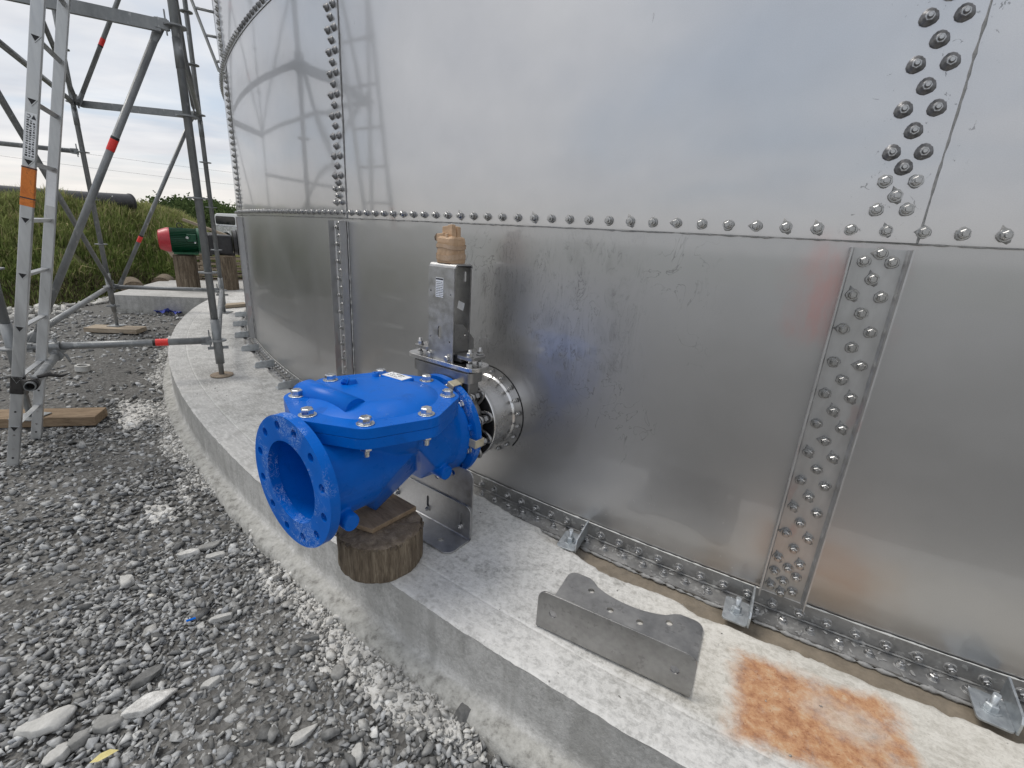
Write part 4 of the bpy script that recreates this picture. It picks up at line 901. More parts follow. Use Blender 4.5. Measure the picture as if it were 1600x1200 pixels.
# ================================================================== SCAFFOLD
P1 = Vector((-2.242, 3.40, 0)); P2 = Vector((-3.80, 5.98, 0)); P3 = Vector((-5.016, 5.71, 0)); P5 = Vector((-3.235, 2.865, 0))
def rosette_mesh():
    mb = MB(); pro = [(.026, -.0045), (.061, -.0045), (.061, .0045), (.026, .0045)]; mb.lathe(pro, n=24, smooth=False, closed=True)
    return mb.mesh('rosette', 'galvanised_tube')
def build_scaffold():
    T = thing('scaffold_tower', 'grey galvanised tube scaffold tower with red taped braces beside the tank', 'scaffold', (P1.x, P1.y, 0))
    lo = lambda p: Vector(p) - Vector((P1.x, P1.y, 0)); ROS = rosette_mesh(); U = Vector((0, 0, 1)); r0 = .0242
    TOPZ = 6.2
    for p, z0, zj in ((P1, 0, .33), (P2, 0, .33), (P3, -.205, .05), (P5, -.195, .05)):
        d = MB(); d.cyl(lo(p) + U * (zj - .10 if p is P1 else zj - .08), lo(p) + U * TOPZ, r0, n=20)
        st = d.build('standard', 'galvanised_tube', T)
        d = MB(); d.cyl(lo(p) + U * .10, lo(p) + U * .44, .0295, n=20); d.build('collar', 'galvanised_tube', st)
        z = .28
        while z < TOPZ: link('rosette', ROS, st, lo(p) + U * z); z += .5
        for zz in (2.05, 4.05):
            d = MB(); d.cyl(lo(p) + U * (zz), lo(p) + U * (zz + .17), .0262, n=18); d.build('spigot_joint', 'galvanised_tube', st)
        j = MB(); j.cyl(lo(p) + U * z0, lo(p) + U * .34, .0185, n=16)
        nz_ = (.20 if z0 == 0 else .02); j.cyl(lo(p) + U * nz_, lo(p) + U * (nz_ + .045), .030, .027, 10)
        for a in (0, PI): j.box(lo(p) + U * (nz_ + .022) + Vector((math.cos(a + .6) * .042, math.sin(a + .6) * .042, 0)), (.05, .016, .02), (0, 0, a + .6))
        jk = j.build('base_jack', 'galvanised_tube', T)
        if p is P1: MB().lathe([(.0001, .0), (.074, .0), (.078, .004), (.078, .010), (.070, .013), (.0001, .012)], lo(p) + U * .002, n=30, smooth=False).build('base_disc', 'rust_steel', jk)
        else: MB().box(lo(p) + U * (z0 + .003), (.15, .15, .006)).build('base_plate', 'galvanised_tube', jk)
    def tube(name, a, b, r=.0242, gap=.0, mat='galvanised_tube'):
        a, b = lo(a), lo(b); d = (b - a).normalized(); return MB().cyl(a + d * gap, b - d * gap, r, n=16).build(name, mat, T), a, b
    def ledger(p, q, z, tape=None, boxy=False):
        a, b = p + U * z, q + U * z; d = (b - a).normalized(); mb = MB(); la, lb = lo(a), lo(b)
        if boxy:
            x = d.cross(U).normalized(); Mx = Matrix.Identity(4); L = (b - a).length
            mb.plate(rrect(.075, -.034, L - .075, .034, .006, 3), [], .030, frame(la - x * .015 + U * -.01, d, U))
        else: mb.cyl(la + d * .075, lb - d * .075, r0, n=18)
        o = mb.build('ledger', 'galvanised_tube', T)
        for e, sgn in ((la, 1), (lb, -1)):
            w = MB(); c = e + d * sgn * .072; x = d.cross(U).normalized()
            w.hull([c + d * sgn * u + x * v + U * k for u, v, k in ((.03, .022, .026), (.03, -.022, .026), (.03, .022, -.026), (.03, -.022, -.026), (-.035, .012, .03), (-.035, -.012, .03), (-.035, .012, -.032), (-.035, -.012, -.032))])
            w.build('wedge_head', 'galvanised_tube', o)
            w = MB(); w.box(e + d * sgn * .048 + U * .012, (.007, .020, .135), Matrix(((d.x, x.x, 0), (d.y, x.y, 0), (0, 0, 1)))); w.build('wedge', 'galvanised_tube', o)
        if tape: tape_at(o, la, lb, tape, r0)
        return o
    def tape_at(o, a, b, f, r, w=.075):
        d = (b - a).normalized(); c = a + (b - a) * f
        MB().cyl(c - d * w / 2, c + d * w / 2, r + .0016, n=18, caps=False).build('tape_band', 'red_tape', o)
        MB().cyl(c - d * (w / 2 + .016), c - d * (w / 2), r + .0019, n=18, caps=False).build('tape_band', 'black_tape', o)
    def brace(p, zp, q, zq, tape=None, r=.0212, side=.045, flat=False):
        a, b = p + U * zp, q + U * zq; d = b - a; h = Vector((d.x, d.y, 0)).normalized(); x = h.cross(U)
        a = lo(a) + h * .085 + x * side; b = lo(b) - h * .085 + x * side; d = (b - a).normalized(); xx = d.cross(x).normalized()
        mb = MB(); mb.cyl(a + d * .10, b - d * .10, r, n=16)
        n = 14
        for e, s in ((a, 1), (b, -1)):   # flattened, bolted ends
            rings = []
            for t, k in ((.10, 0.0), (.05, .55), (.0, .82), (-.04, .85)):
                rings.append([e + d * s * t + xx * math.cos(2 * PI * i / n) * r * (1 + .42 * k) + x * math.sin(2 * PI * i / n) * r * (1 - k) for i in range(n)])
            vs = [v for g in rings for v in g]; mb.add(vs, [(k * n + i, k * n + (i + 1) % n, (k + 1) * n + (i + 1) % n, (k + 1) * n + i) for k in range(3) for i in range(n)], 0, True); mb.add(rings[-1], [tuple(range(n))], 0)
            mb.cyl(e - x * .022, e + x * .014, .0085, n=8)
        o = mb.build('brace', 'galvanised_tube', T)
        for e, s in ((a, 1), (b, -1)):
            w = MB(); w.hull([e - x * side * .9 + h * (-s) * u + x * v + U * k for u, v, k in ((.0, .035, .02), (.0, .035, -.02), (.0, -.015, .02), (.0, -.015, -.02), (.055, .01, .026), (.055, -.01, .026), (.055, .01, -.028), (.055, -.01, -.028))]); w.build('brace_head', 'galvanised_tube', o)
        if tape is not None: tape_at(o, a, b, tape, r)
        return o
    for z in (.28, 2.28, 4.28):
        ledger(P5, P1, z, tape=.70 if z < 1 else None, boxy=z > 1)
        ledger(P3, P2, z, boxy=z > 1); ledger(P3, P5, z); ledger(P2, P1, z)
    brace(P1, 2.28, P5, .28, .36); brace(P2, 2.28, P3, .28, .71); brace(P3, .28, P5, 2.28, None, side=-.045)
    brace(P3, 2.28, P2, 4.28, .30); brace(P3, 2.28, P5, 4.28, None, side=-.045); brace(P5, 2.28, P1, 4.28, .5, side=-.045); brace(P2, 2.28, P1, 4.28, .4)
    # guard rail running on from the far standard
    ledger(P3, P3 + (P5 - P2) * .0 + Vector((-2.35, -1.32, 0)), 1.78)
    # platform boards high up, seen only mirrored in the tank
    for i in range(4):
        o_ = (P1 - P5).normalized() * (.16 + .28 * i); a = lo(P5 + o_ + U * 4.36); b = lo(P3 + o_ + U * 4.36); c = (a + b) / 2; MB().box(c, ((b - a).length, .24, .045), (0, 0, math.atan2((b - a).y, (b - a).x))).build('deck_board', 'galvanised_tube', T)
    # short tie tube clamped to the bottom ledger, its open end towards the viewer
    A = Vector((-2.575, 2.315, .237)); B = Vector((-3.075, 2.985, .215)); d = (B - A).normalized(); L = (B - A).length
    tt = MB().lathe([(r0, 0), (r0, L), (r0 - .004, L), (r0 - .004, 0)], lo(A), d, 20, 0, True, closed=True).build('tie_tube', 'galvanised_tube', T, sharp=40)
    cl = MB(); c = lo(Vector((-3.046, 2.961, .25))); e = (P1 - P5).normalized(); cl.cyl(c - e * .026 + U * .03, c + e * .026 + U * .03, .033, n=14); cl.cyl(c - d * .03 + Vector((0, 0, -.03)), c + d * .03 + Vector((0, 0, -.03)), .033, n=14); cl.box(c, (.06, .06, .03)); cl.cyl(c + Vector((.03, -.02, .06)), c + Vector((.03, -.02, .10)), .008, n=8); cl.cyl(c + Vector((.045, .01, -.02)), c + Vector((.06, .02, -.08)), .008, n=8)
    cl.build('coupler', 'galvanised_tube', T, bevel=.003)
    return T
build_scaffold()

def build_boards():
    def sole(label, pts, z0, z1, mat, n=5):
        c = Vector((sum(p[0] for p in pts) / len(pts), sum(p[1] for p in pts) / len(pts), 0))
        T = thing('sole_board', label, 'board', (c.x, c.y, z0), 0, 'timber pads under the scaffold')
        a = math.atan2(pts[1][1] - pts[0][1], pts[1][0] - pts[0][0]); T.rotation_euler = (0, 0, a)
        Rm = Matrix.Rotation(-a, 3, 'Z'); q = [Rm @ (Vector((p[0], p[1], 0)) - c) for p in pts]
        MB().plate([(v.x, v.y) for v in q], [], z1 - z0).build('board', mat, T, bevel=.004)
    sole('brown timber board on the gravel at the foot of the ladder', [(-3.62, 2.74), (-2.86, 2.93), (-2.93, 3.11), (-3.68, 2.92)], -.262, -.198, 'board_wood')
    sole('grey brown timber pad on the gravel under the far scaffold leg', [(-5.26, 5.50), (-4.66, 5.56), (-4.70, 5.78), (-5.30, 5.72)], -.262, -.208, 'board_pale')
    T = thing('timber_offcut', 'small pale timber offcut lying on the slab near the far tank wall', 'board', (-3.93, 6.42, .0), R_(58)); MB().box((0, 0, .022), (.34, .16, .04)).build('board', 'board_pale', T, bevel=.003)
build_boards()

def build_ladder():
    A0 = Vector((-2.84, 2.357, -.268)); d = Vector((.191, .119, 1)).normalized(); lat = Vector((-.21, .344, 0)).normalized(); lat = (lat - d * lat.dot(d)).normalized(); wide = .402
    nrm = d.cross(lat).normalized()
    T = thing('extension_ladder', 'aluminium ladder with orange sticker leaning on the near scaffold, strapped to a tube', 'ladder', A0)
    L = 4.6; dep, th = .050, .028
    def P(t, u, v): return d * t + lat * u + nrm * v
    mats = []
    for k, u in enumerate((0.0, wide)):
        m = MB(); sec = [(-.5, -.5), (.5, -.5), (.5, .5), (-.5, .5)]
        fr = frame(P(0, u, 0), nrm, lat)      # section in (nrm, lat), extruded along d
        z = fr.to_3x3() @ Vector((0, 0, 1)); sgn = 1 if z.dot(d) > 0 else -1
        m.plate(rrect(-dep / 2, -th / 2, dep / 2, th / 2, .004, 3), [], L * sgn, fr, z0=0)
        r = m.build('rail', 'aluminium', T); mats.append(r)
        for i in range(15):
            t = .229 + .29 * i
            if t > L - .1: break
            n = 3; w = .0185; c = P(t, u - th / 2 * (1 if k == 0 else -1) * 1.0, 0); out = -lat if k == 0 else lat
            ring = [(-w * .95, w * .62), (w * .95, w * .62), (0, -w * .95)]
            m = MB(); o1 = [c + nrm * x * 1.28 + d * y * 1.28 for x, y in ring]; o2 = [v + out * .004 for v in o1]; i2 = [c + nrm * x * .92 + d * y * .92 + out * .004 for x, y in ring]; i1 = [v - out * .001 for v in [c + nrm * x * .88 + d * y * .88 + out * .002 for x, y in ring]]
            m.add(o1 + o2 + i2 + i1, [(a * 3 + j, a * 3 + (j + 1) % 3, (a + 1) * 3 + (j + 1) % 3, (a + 1) * 3 + j) for a in range(3) for j in range(3)], 0)
            m.build('rung_collar', 'aluminium', r)
            m = MB(); m.add([v + out * .0012 for v in [c + nrm * x * .9 + d * y * .9 for x, y in ring]], [(0, 1, 2)], 0); m.build('rung_socket', 'rubber', r, weld=False)
        for t in (.05, .105, .19, .33):
            c = P(t, u - th / 2 if k == 0 else u - th / 2, .0 if k == 0 else 0); m = MB(); m.cyl(c, c - lat * .0012, .0055, n=10); m.build('rail_hole', 'rubber' if t in (.05, .33) else 'bolt_steel', r)
    i = 0
    while .229 + .29 * i < L - .1:
        t = .229 + .29 * i; w = .0145; ring = [(-w * .95, w * .62), (w * .95, w * .62), (0, -w)]
        a = [P(t, th / 2 - .001, 0) + nrm * x + d * y for x, y in ring]; b = [v + lat * (wide - th + .002) for v in a]
        m = MB(); m.add(a + b, [(0, 1, 4, 3), (1, 2, 5, 4), (2, 0, 3, 5), (0, 2, 1), (3, 4, 5)], 0); m.build('rung', 'aluminium', T, bevel=.002); i += 1
    # wrap sticker and printed labels on the near rail, plain label on the far rail
    def band(name, mat, u, t0, t1, g=.0012, par=None):
        m = MB(); fr = frame(P(t0, u, 0), nrm, lat); z = fr.to_3x3() @ Vector((0, 0, 1)); s = 1 if z.dot(d) > 0 else -1
        m.plate(rrect(-dep / 2 - g, -th / 2 - g, dep / 2 + g, th / 2 + g, .004, 3), [], (t1 - t0) * s, fr); return m.build(name, mat, par or mats[0])
    band('orange_sticker', 'orange_sticker', 0, 1.46, 1.655)
    for t in (1.497, 1.648): band('sticker_line', 'print_ink', 0, t, t + .006, .002)
    def face(name, mat, u, x0, x1, t0, t1, g=.0016):
        c = P((t0 + t1) / 2, u - th / 2, (x0 + x1) / 2); m = MB(); m.box((0, 0, 0), (abs(x1 - x0), .0012, t1 - t0), M=Matrix(((nrm.x, lat.x, d.x, c.x), (nrm.y, lat.y, d.y, c.y), (nrm.z, lat.z, d.z, c.z), (0, 0, 0, 1)))); return m
    face('x', '', 0, -.015, .015, 1.605, 1.622).build('sticker_logo', 'paper', mats[0])
    face('x', '', 0, -.021, .021, 1.70, 1.915).build('printed_label', 'paper', mats[0])
    m = MB(); r = random.Random(5)
    for cx in (-.013, .0, .011):
        t = 1.705
        while t < (1.88 if cx != -.013 else 1.87):
            ln = r.uniform(.003, .009); b = face('', '', 0, cx - r.uniform(.002, .005), cx + r.uniform(.002, .005), t, t + ln)
            for v in range(0, len(b.v), 8): m.add([Vector(q) - lat * .0008 for q in b.v[v:v + 8]], [f for f in b.f[:6]])
            t += ln + r.uniform(.003, .007)
    tri = [P(1.908, -th / 2 - .0018, -.010), P(1.886, -th / 2 - .0018, -.019), P(1.886, -th / 2 - .0018, -.001)]; m.add(tri, [(0, 1, 2)])
    c0 = P(1.897, -th / 2 - .0018, .010); n = 12; vs = [c0 + (nrm * math.cos(a) + d * math.sin(a)) * rr for rr in (.009, .006) for a in [R_(50) + R_(260) * i / n for i in range(n + 1)]]
    m.add(vs, [(i, i + 1, n + 2 + i, n + 1 + i) for i in range(n)]); m.build('label_print', 'print_ink', mats[0], weld=False)
    face('x', '', wide, -.019, .019, 1.47, 1.66).build('plain_label', 'paper', mats[1])
    # strap lashing rail and tube
    st = thing('lashing_strap', 'black tape lashing the ladder rail to the open tie tube', 'strap', A0 + d * .486)
    m = MB(); fr = frame(d * -.05, nrm, lat); z = fr.to_3x3() @ Vector((0, 0, 1)); s = 1 if z.dot(d) > 0 else -1
    m.plate(rrect(-dep / 2 - .004, -th / 2 - .004, dep / 2 + .004, th / 2 + .004, .010, 4), [], .10 * s, fr); m.build('wrap', 'black_tape', st, bevel=.003)
    ax = (Vector((-3.075, 2.985, .215)) - Vector((-2.575, 2.315, .237))).normalized(); tc = Vector((-2.575, 2.315, .237)) + ax * .05 - (A0 + d * .486)
    m = MB(); m.lathe([(.0255, -.02), (.031, -.02), (.031, .04), (.0255, .04)], tc, ax, 20, 0, True, closed=True); m.hull([tc + Vector((a, b, c)) for a in (-.025, .01) for b in (-.005, .02) for c in (-.02, .02)] + [Vector((.02 * a, .01, .03 * c)) for a in (0, 1) for c in (-1, 1)]); m.build('loop', 'black_tape', st)
    m = MB(); m.tube([tc + Vector((.0, .04, .03)), tc + Vector((.02, .08, .035)), tc + Vector((.05, .12, .015)), tc + Vector((.06, .16, .02))], [.010, .012, .009, .003], 7); m.build('loose_tail', 'black_tape', st)
    # second, tapering ladder hanging on the tank side
    b = Vector((-3.53, 6.04, 2.745)); T2 = thing('tank_ladder', 'narrow tapering aluminium ladder hanging high on the tank side behind the scaffold', 'ladder', b)
    r0, r1 = Vector((-.012, -.005, 0)), Vector((.014, .008, 0)); e0, e1 = Vector((-.255, -.143, 1)), Vector((-.016, -.004, 1))
    for a, e in ((r0, e0), (r1, e1)): m = MB(); m.cyl(a, a + e * 2.2, .017, n=4, smooth=False); m.build('rail', 'aluminium', T2, bevel=.002)
    for i in range(9): h = .10 + .235 * i; m = MB(); m.cyl(r0 + e0 * h, r1 + e1 * h, .015, n=8); m.build('rung', 'aluminium', T2)
build_ladder()

# ================================================================== PUMP SET AND BACKGROUND
def build_pump():
    ax = Vector((.815, .58, 0)).normalized(); o = Vector((-5.83, 7.80, 0)); zc = .775
    def stump(label, p, r, h, mat='post_dark'):
        T = thing('log_post', label, 'post', p, 0, 'log posts under the pump set'); n = 30; vs = []
        for k, z in enumerate((0, h * .3, h * .31, h * .6, h - .01, h)):
            for i in range(n):
                a = 2 * PI * i / n; w = r * (1 + .035 * mnoise.noise(Vector((math.cos(a) * 3, math.sin(a) * 3, z + p[0]))) + .02 * mnoise.noise(Vector((math.cos(a) * 12, math.sin(a) * 12, z)))) * (1.03 if k < 2 else 1) - (.008 if k == 5 else 0); vs.append((w * math.cos(a), w * math.sin(a), z))
        d = MB(); d.add(vs, [(k * n + i, k * n + (i + 1) % n, (k + 1) * n + (i + 1) % n, (k + 1) * n + i) for k in range(5) for i in range(n)], 0, True); d.build('bark', 'log_bark' if mat == 'post_dark' else mat, T, weld=False)
        MB().add([(x, y, z + .002) for x, y, z in vs[-n:]], [tuple(range(n))], 0).build('cut_end', 'log_end', T)
    stump('brown log post standing under the green motor', (-5.60, 7.94, -.004), .165, .545); stump('dark log post under the black pump behind the scaffold leg', (-5.02, 8.12, -.004), .15, .56); stump('short log post nearest the tank, beside the pump', (-4.86, 8.62, -.004), .13, .30)
    T = thing('pump_motor', 'green electric motor with red fan cowl coupled to a black pump on log posts', 'motor', o, math.atan2(ax.y, ax.x)); X = Vector((1, 0, 0))
    q = lambda x, z=0, y=0: Vector((x, y, zc + z))
    MB().lathe([(.0001, 0), (.12, 0), (.150, .012), (.195, .125), (.195, .16), (.18, .16)], q(-.05), X, 36, 0, True).build('fan_cowl', 'motor_red', T, sharp=35)
    fr = MB(); fr.lathe([(.175, .10), (.175, .50), (.10, .50), (.10, .10)], q(0), X, 36, 0, True, closed=True); fr.build('frame', 'motor_green', T, sharp=35)
    for i in range(40):
        a = 2 * PI * i / 40; c = q(.30, .183 * math.sin(a), .183 * math.cos(a))
        if i == 0: fm = MB().box((0, 0, 0), (.37, .006, .030)).mesh('fin', 'motor_green')
        f = link('fin', fm, T, c); f.rotation_euler = (-(a - PI / 2) * -1, 0, 0)
    MB().lathe([(.0001, 0), (.205, 0), (.205, .03), (.19, .05), (.12, .07), (.0001, .07)], q(.48), X, 36, 0, True).build('end_bell', 'motor_green', T, sharp=35)
    MB().box(q(.40, .05, -.20), (.13, .06, .12)).build('terminal_box', 'motor_green', T, bevel=.01)
    d = MB(); d.cyl(q(.34, .055, -.232), q(.34, .055, -.246), .02, n=12); d.cyl(q(.44, -.02, -.205), q(.44, -.02, -.235), .015, n=10); d.build('cable_gland', 'zinc', T)
    MB().lathe([(.032, -.007), (.046, -.007), (.046, .007), (.032, .007)], q(.26, .235), (0, 1, 0), 20, 0, True, closed=True).build('lifting_eye', 'pump_iron', T)
    for y in (-.15, .15): MB().box(q(.30, -.195, y), (.34, .08, .035)).build('mount_foot', 'motor_green', T, bevel=.006)
    d = MB(); d.lathe([(.0001, 0), (.16, 0), (.19, .02), (.19, .06), (.15, .08), (.15, .20), (.0001, .20)], q(.54), X, 36, 0, True); d.build('bearing_frame', 'pump_iron', T, sharp=35)
    MB().box(q(.80, -.045), (.36, .30, .33)).build('pump_casing', 'pump_iron', T, bevel=.03, seg=3)
    d = MB(); d.lathe([(.0001, 0), (.20, 0), (.20, .05), (.15, .05), (.15, .28), (.0001, .28)], q(1.0), X, 36, 0, True); d.build('suction_spool', 'pump_iron', T, sharp=35)
    d = MB(); d.lathe([(.05, 0), (.215, 0), (.215, .05), (.05, .05)], q(1.06), X, 36, 0, True, closed=True); d.build('suction_flange', 'black_plastic', T, sharp=35)
    MB().box(q(1.20, .10, -.152), (.10, .004, .08)).build('pump_label', 'paper', T)
    d = MB(); d.cyl(q(.62, -.16), q(.62, -.235), .05, n=14); d.cyl(q(.95, -.18), q(.95, -.24), .06, n=14); d.build('pump_foot', 'pump_iron', T)
build_pump()

def build_logs():
    for label, p, az, r, L in (('cut log lying behind the pump pad with its end towards the viewer', (-6.72, 8.12, -.10), 42, .165, .8), ('half sunk cut log beside the first on the grass foot', (-6.78, 8.92, -.10), 30, .16, .7),
                               ('split log lying under the far end of the pump', (-5.62, 10.35, .33), 70, .16, .8), ('fallen log below the split log near the tank', (-5.62, 10.2, .02), 80, .14, .6)):
        T = thing('cut_log', label, 'log', p, R_(az)); n = 28; vs = []
        for k, y in enumerate(np.linspace(-L / 2, L / 2, 6)):
            for i in range(n):
                a = 2 * PI * i / n; w = r * (1 + .05 * mnoise.noise(Vector((math.cos(a) * 3, math.sin(a) * 3, y + p[0])))); vs.append((w * math.cos(a), y, w * math.sin(a)))
        d = MB(); d.add(vs, [(k * n + i, k * n + (i + 1) % n, (k + 1) * n + (i + 1) % n, (k + 1) * n + i) for k in range(5) for i in range(n)], 0, True); d.build('bark', 'log_bark', T, weld=False)
        for g in (vs[:n], vs[-n:]): MB().add([(x * .97, y * 1.002, z * .97) for x, y, z in g], [tuple(range(n))], 0).build('cut_end', 'log_end', T)
    G = 'planks stacked behind the motor'
    for i in range(6):
        T = thing('plank', ['bottom', 'second lowest', 'third lowest', 'third highest', 'second highest', 'topmost'][i] + ' pale plank in the stack behind the brown log post', 'plank', (-6.02 + .03 * i, 9.62, -.02 + .105 * i), R_(36 + random.uniform(-9, 9)), G)
        MB().box((0, 0, 0), (1.25 + random.uniform(-.25, .2), .36, .045), (random.uniform(-.02, .02), random.uniform(-.02, .02), 0)).build('board', 'board_pale', T, bevel=.003)
        for x in (-.42, .0, .42): MB().box((x, 0, .05), (.09, .34, .05)).build('batten', 'board_pale', T)
    def lean(label, a, b, w, t):
        a, b = Vector(a), Vector(b); c = (a + b) / 2; d = (b - a); T = thing('plank', label, 'plank', c); T.rotation_euler = d.to_track_quat('X', 'Z').to_euler(); MB().box((0, 0, 0), (d.length, w, t)).build('board', 'board_pale', T, bevel=.003)
    lean('long grey plank sloping down in front of the stack below the red cowl', (-6.62, 8.86, .66), (-5.98, 8.60, .17), .045, .10)
    lean('weathered plank sloping behind the green motor', (-6.70, 9.60, 1.10), (-5.95, 9.75, .84), .05, .05)
build_logs()

def build_pickup():
    f = Vector((.90, -.36, 0)).normalized(); T = thing('pickup_truck', 'silver pickup with white canopy and dark window parked behind the pump', 'pickup', Vector((-16.45, 27.05, -.30)) + f * 2.66, math.atan2(f.y, f.x))
    W_ = 1.78
    def side(pts, w, y0=None): return [(x, z) for x, z in pts]
    def slab(name, pts, w, mat, par, holes=(), bev=.03, M=None):
        d = MB(); d.plate(pts, holes, w, frame((0, w / 2, 0), (1, 0, 0), (0, 0, 1)), 0); return d.build(name, mat, par, bevel=bev, seg=3)
    def arch(cx, r, n=10): return [(cx + r * math.cos(PI * i / n), .36 + r * math.sin(PI * i / n)) for i in range(n + 1)]
    rear, front = -1.55, 1.62
    low = [(-2.66, .50), (-2.66, 1.08), (-.55, 1.10), (-.50, 1.10), (1.05, 1.12), (2.35, 1.00), (2.62, .82), (2.66, .45)] + [(front + .43, .40)] + arch(front, .43)[1:-1] + [(front - .43, .40), (rear + .43, .40)] + arch(rear, .43)[1:-1] + [(rear - .43, .42)]
    body = slab('body', low, W_, 'car_silver', T, bev=.05)
    slab('cab', [(-.52, 1.09), (-.46, 1.66), (-.30, 1.72), (.45, 1.70), (1.15, 1.11)], W_ - .22, 'car_silver', T, bev=.05)
    can = slab('canopy', [(-2.60, 1.10), (-2.40, 1.66), (-2.25, 1.73), (-.62, 1.75), (-.56, 1.10)], W_ - .12, 'car_white', T, bev=.05)
    for y in (-1, 1):
        d = MB(); d.plate(rrect(-2.33, 1.19, -.86, 1.60, .10, 5), [], .012, frame((0, y * (W_ / 2 - .055), 0), (1, 0, 0), (0, 0, 1))); d.build('canopy_window', 'glass_dark', can)
        d = MB(); d.plate([(-.40, 1.16), (-.34, 1.60), (.30, 1.60), (.42, 1.58), (.80, 1.16)], [], .012, frame((0, y * (W_ / 2 - .105), 0), (1, 0, 0), (0, 0, 1))); d.build('side_window', 'glass_dark', T)
        for cx in (rear, front):
            for i in range(1): 
                ar = MB(); pts = [(cx + r * math.cos(PI * k / 14), .36 + r * math.sin(PI * k / 14)) for r in (.43, .50) for k in range(15)]
                o2 = pts[:15] + pts[15:][::-1]; ar.plate(o2, [], .05, frame((0, y * (W_ / 2 - .02) + .02, 0), (1, 0, 0), (0, 0, 1))); ar.build('wheel_arch', 'car_silver', T, bevel=.012)
            w = MB(); w.lathe([(.22, -.11), (.33, -.11), (.36, -.07), (.36, .07), (.33, .11), (.22, .11)], (cx, y * (W_ / 2 - .12), .36), (0, 1, 0), 28, 0, True, closed=True); wh = w.build('wheel', 'rubber', T)
            w = MB(); w.lathe([(.0001, .08), (.06, .085), (.19, .07), (.225, .10), (.225, -.1), (.0001, -.1)], (cx, y * (W_ / 2 - .12), .36), (0, y, 0), 20, 0, True); w.build('rim', 'aluminium', wh)
    for y in (-.72, .72): MB().box((-2.665, y, .92), (.03, .16, .28)).build('tail_light', 'motor_red', T)
    MB().box((-2.70, 0, .52), (.14, 1.6, .12)).build('rear_bumper', 'black_plastic', T, bevel=.02)
build_pickup()

def build_far():
    a, b = Vector((-8.74, 10.92, 1.385)), Vector((-10.9, 5.2, 1.47)); n = 14; path = [a + (b - a) * i / n + Vector((0, 0, -.10 * math.sin(PI * i / n))) for i in range(n + 1)]
    T = thing('plastic_pipe', 'large dark grey plastic pipe lying along the top of the grass bank', 'pipe', a); d = MB(); r = .172
    d.tube([p - a for p in path], r, 22, caps=False); d.tube([p - a for p in path], r - .022, 22, caps=False)
    e0 = (path[1] - path[0]).normalized(); d.build('pipe_wall', 'black_plastic', T, weld=False)
    MB().lathe([(r - .022, 0), (r + .012, 0), (r + .012, .03), (r - .022, .03)], e0 * -.02, e0, 24, 0, False, closed=True).build('pipe_end', 'black_plastic', T)
    MB().box(e0 * .3 + Vector((.06, -.145, .05)), (.05, .03, .12), (.3, 0, .5)).build('pipe_tag', 'paper', T)
    # far wires
    for z, lab in ((7.4, 'thin overhead wire crossing low in the sky, upper of two'), (6.1, 'thin overhead wire crossing low in the sky, lower of two')):
        T = thing('overhead_wire', lab, 'wire', (-45, 45, z)); p0, p1 = Vector((-30, -8, 1.6)), Vector((30, 22, -1.2)); MB().tube([p0 + (p1 - p0) * i / 12 + Vector((0, 0, -.9 * math.sin(PI * i / 12))) for i in range(13)], .010, 5).build('cable', 'rubber', T)
build_far()

def build_small():
    T = thing('blue_rag', 'crumpled blue and white rag on the gravel by the pump pad corner', 'rag', (-5.26, 6.98, GZ)); n = 12; vs = []
    for j in range(n):
        for i in range(n): x, y = (i / (n - 1) - .5) * .36, (j / (n - 1) - .5) * .22; vs.append((x, y, .03 + .10 * abs(mnoise.noise(Vector((x * 9, y * 12, 3)))) + .05 * mnoise.noise(Vector((x * 26, y * 26, 1)))))
    MB().add(vs, [(j * n + i, j * n + i + 1, (j + 1) * n + i + 1, (j + 1) * n + i) for j in range(n - 1) for i in range(n - 1)], 0, True).build('cloth', 'blue_rag', T, weld=False)
    T = thing('tape_roll', 'roll of white tape lying on the gravel under the scaffold ledger', 'tape roll', (-3.985, 4.074, GZ)); MB().lathe([(.038, 0), (.056, 0), (.056, .050), (.038, .050)], (0, 0, .012), (.06, .05, 1), 28, 0, False, closed=True).build('roll', 'stone_pale', T, bevel=.002)
    T = thing('dry_leaf', 'yellow dry leaf on the gravel at the bottom edge', 'leaf', (-1.036, .871, GZ + .028), .6); MB().add([(-.03, 0, 0), (-.008, .012, .004), (.014, .010, .007), (.032, 0, .002), (.012, -.009, .006), (-.010, -.010, .003)], [(0, 1, 5), (1, 2, 4, 5), (2, 3, 4)], 0, True).build('blade', 'dry_leaf', T, weld=False)
    T = thing('blue_scrap', 'tiny dark blue plastic scrap among the gravel', 'scrap', (-1.119, 1.339, GZ + .026), .9); MB().box((0, 0, 0), (.030, .009, .004), (.1, .2, 0)).build('strip', 'blue_enamel', T, bevel=.001)
build_small()

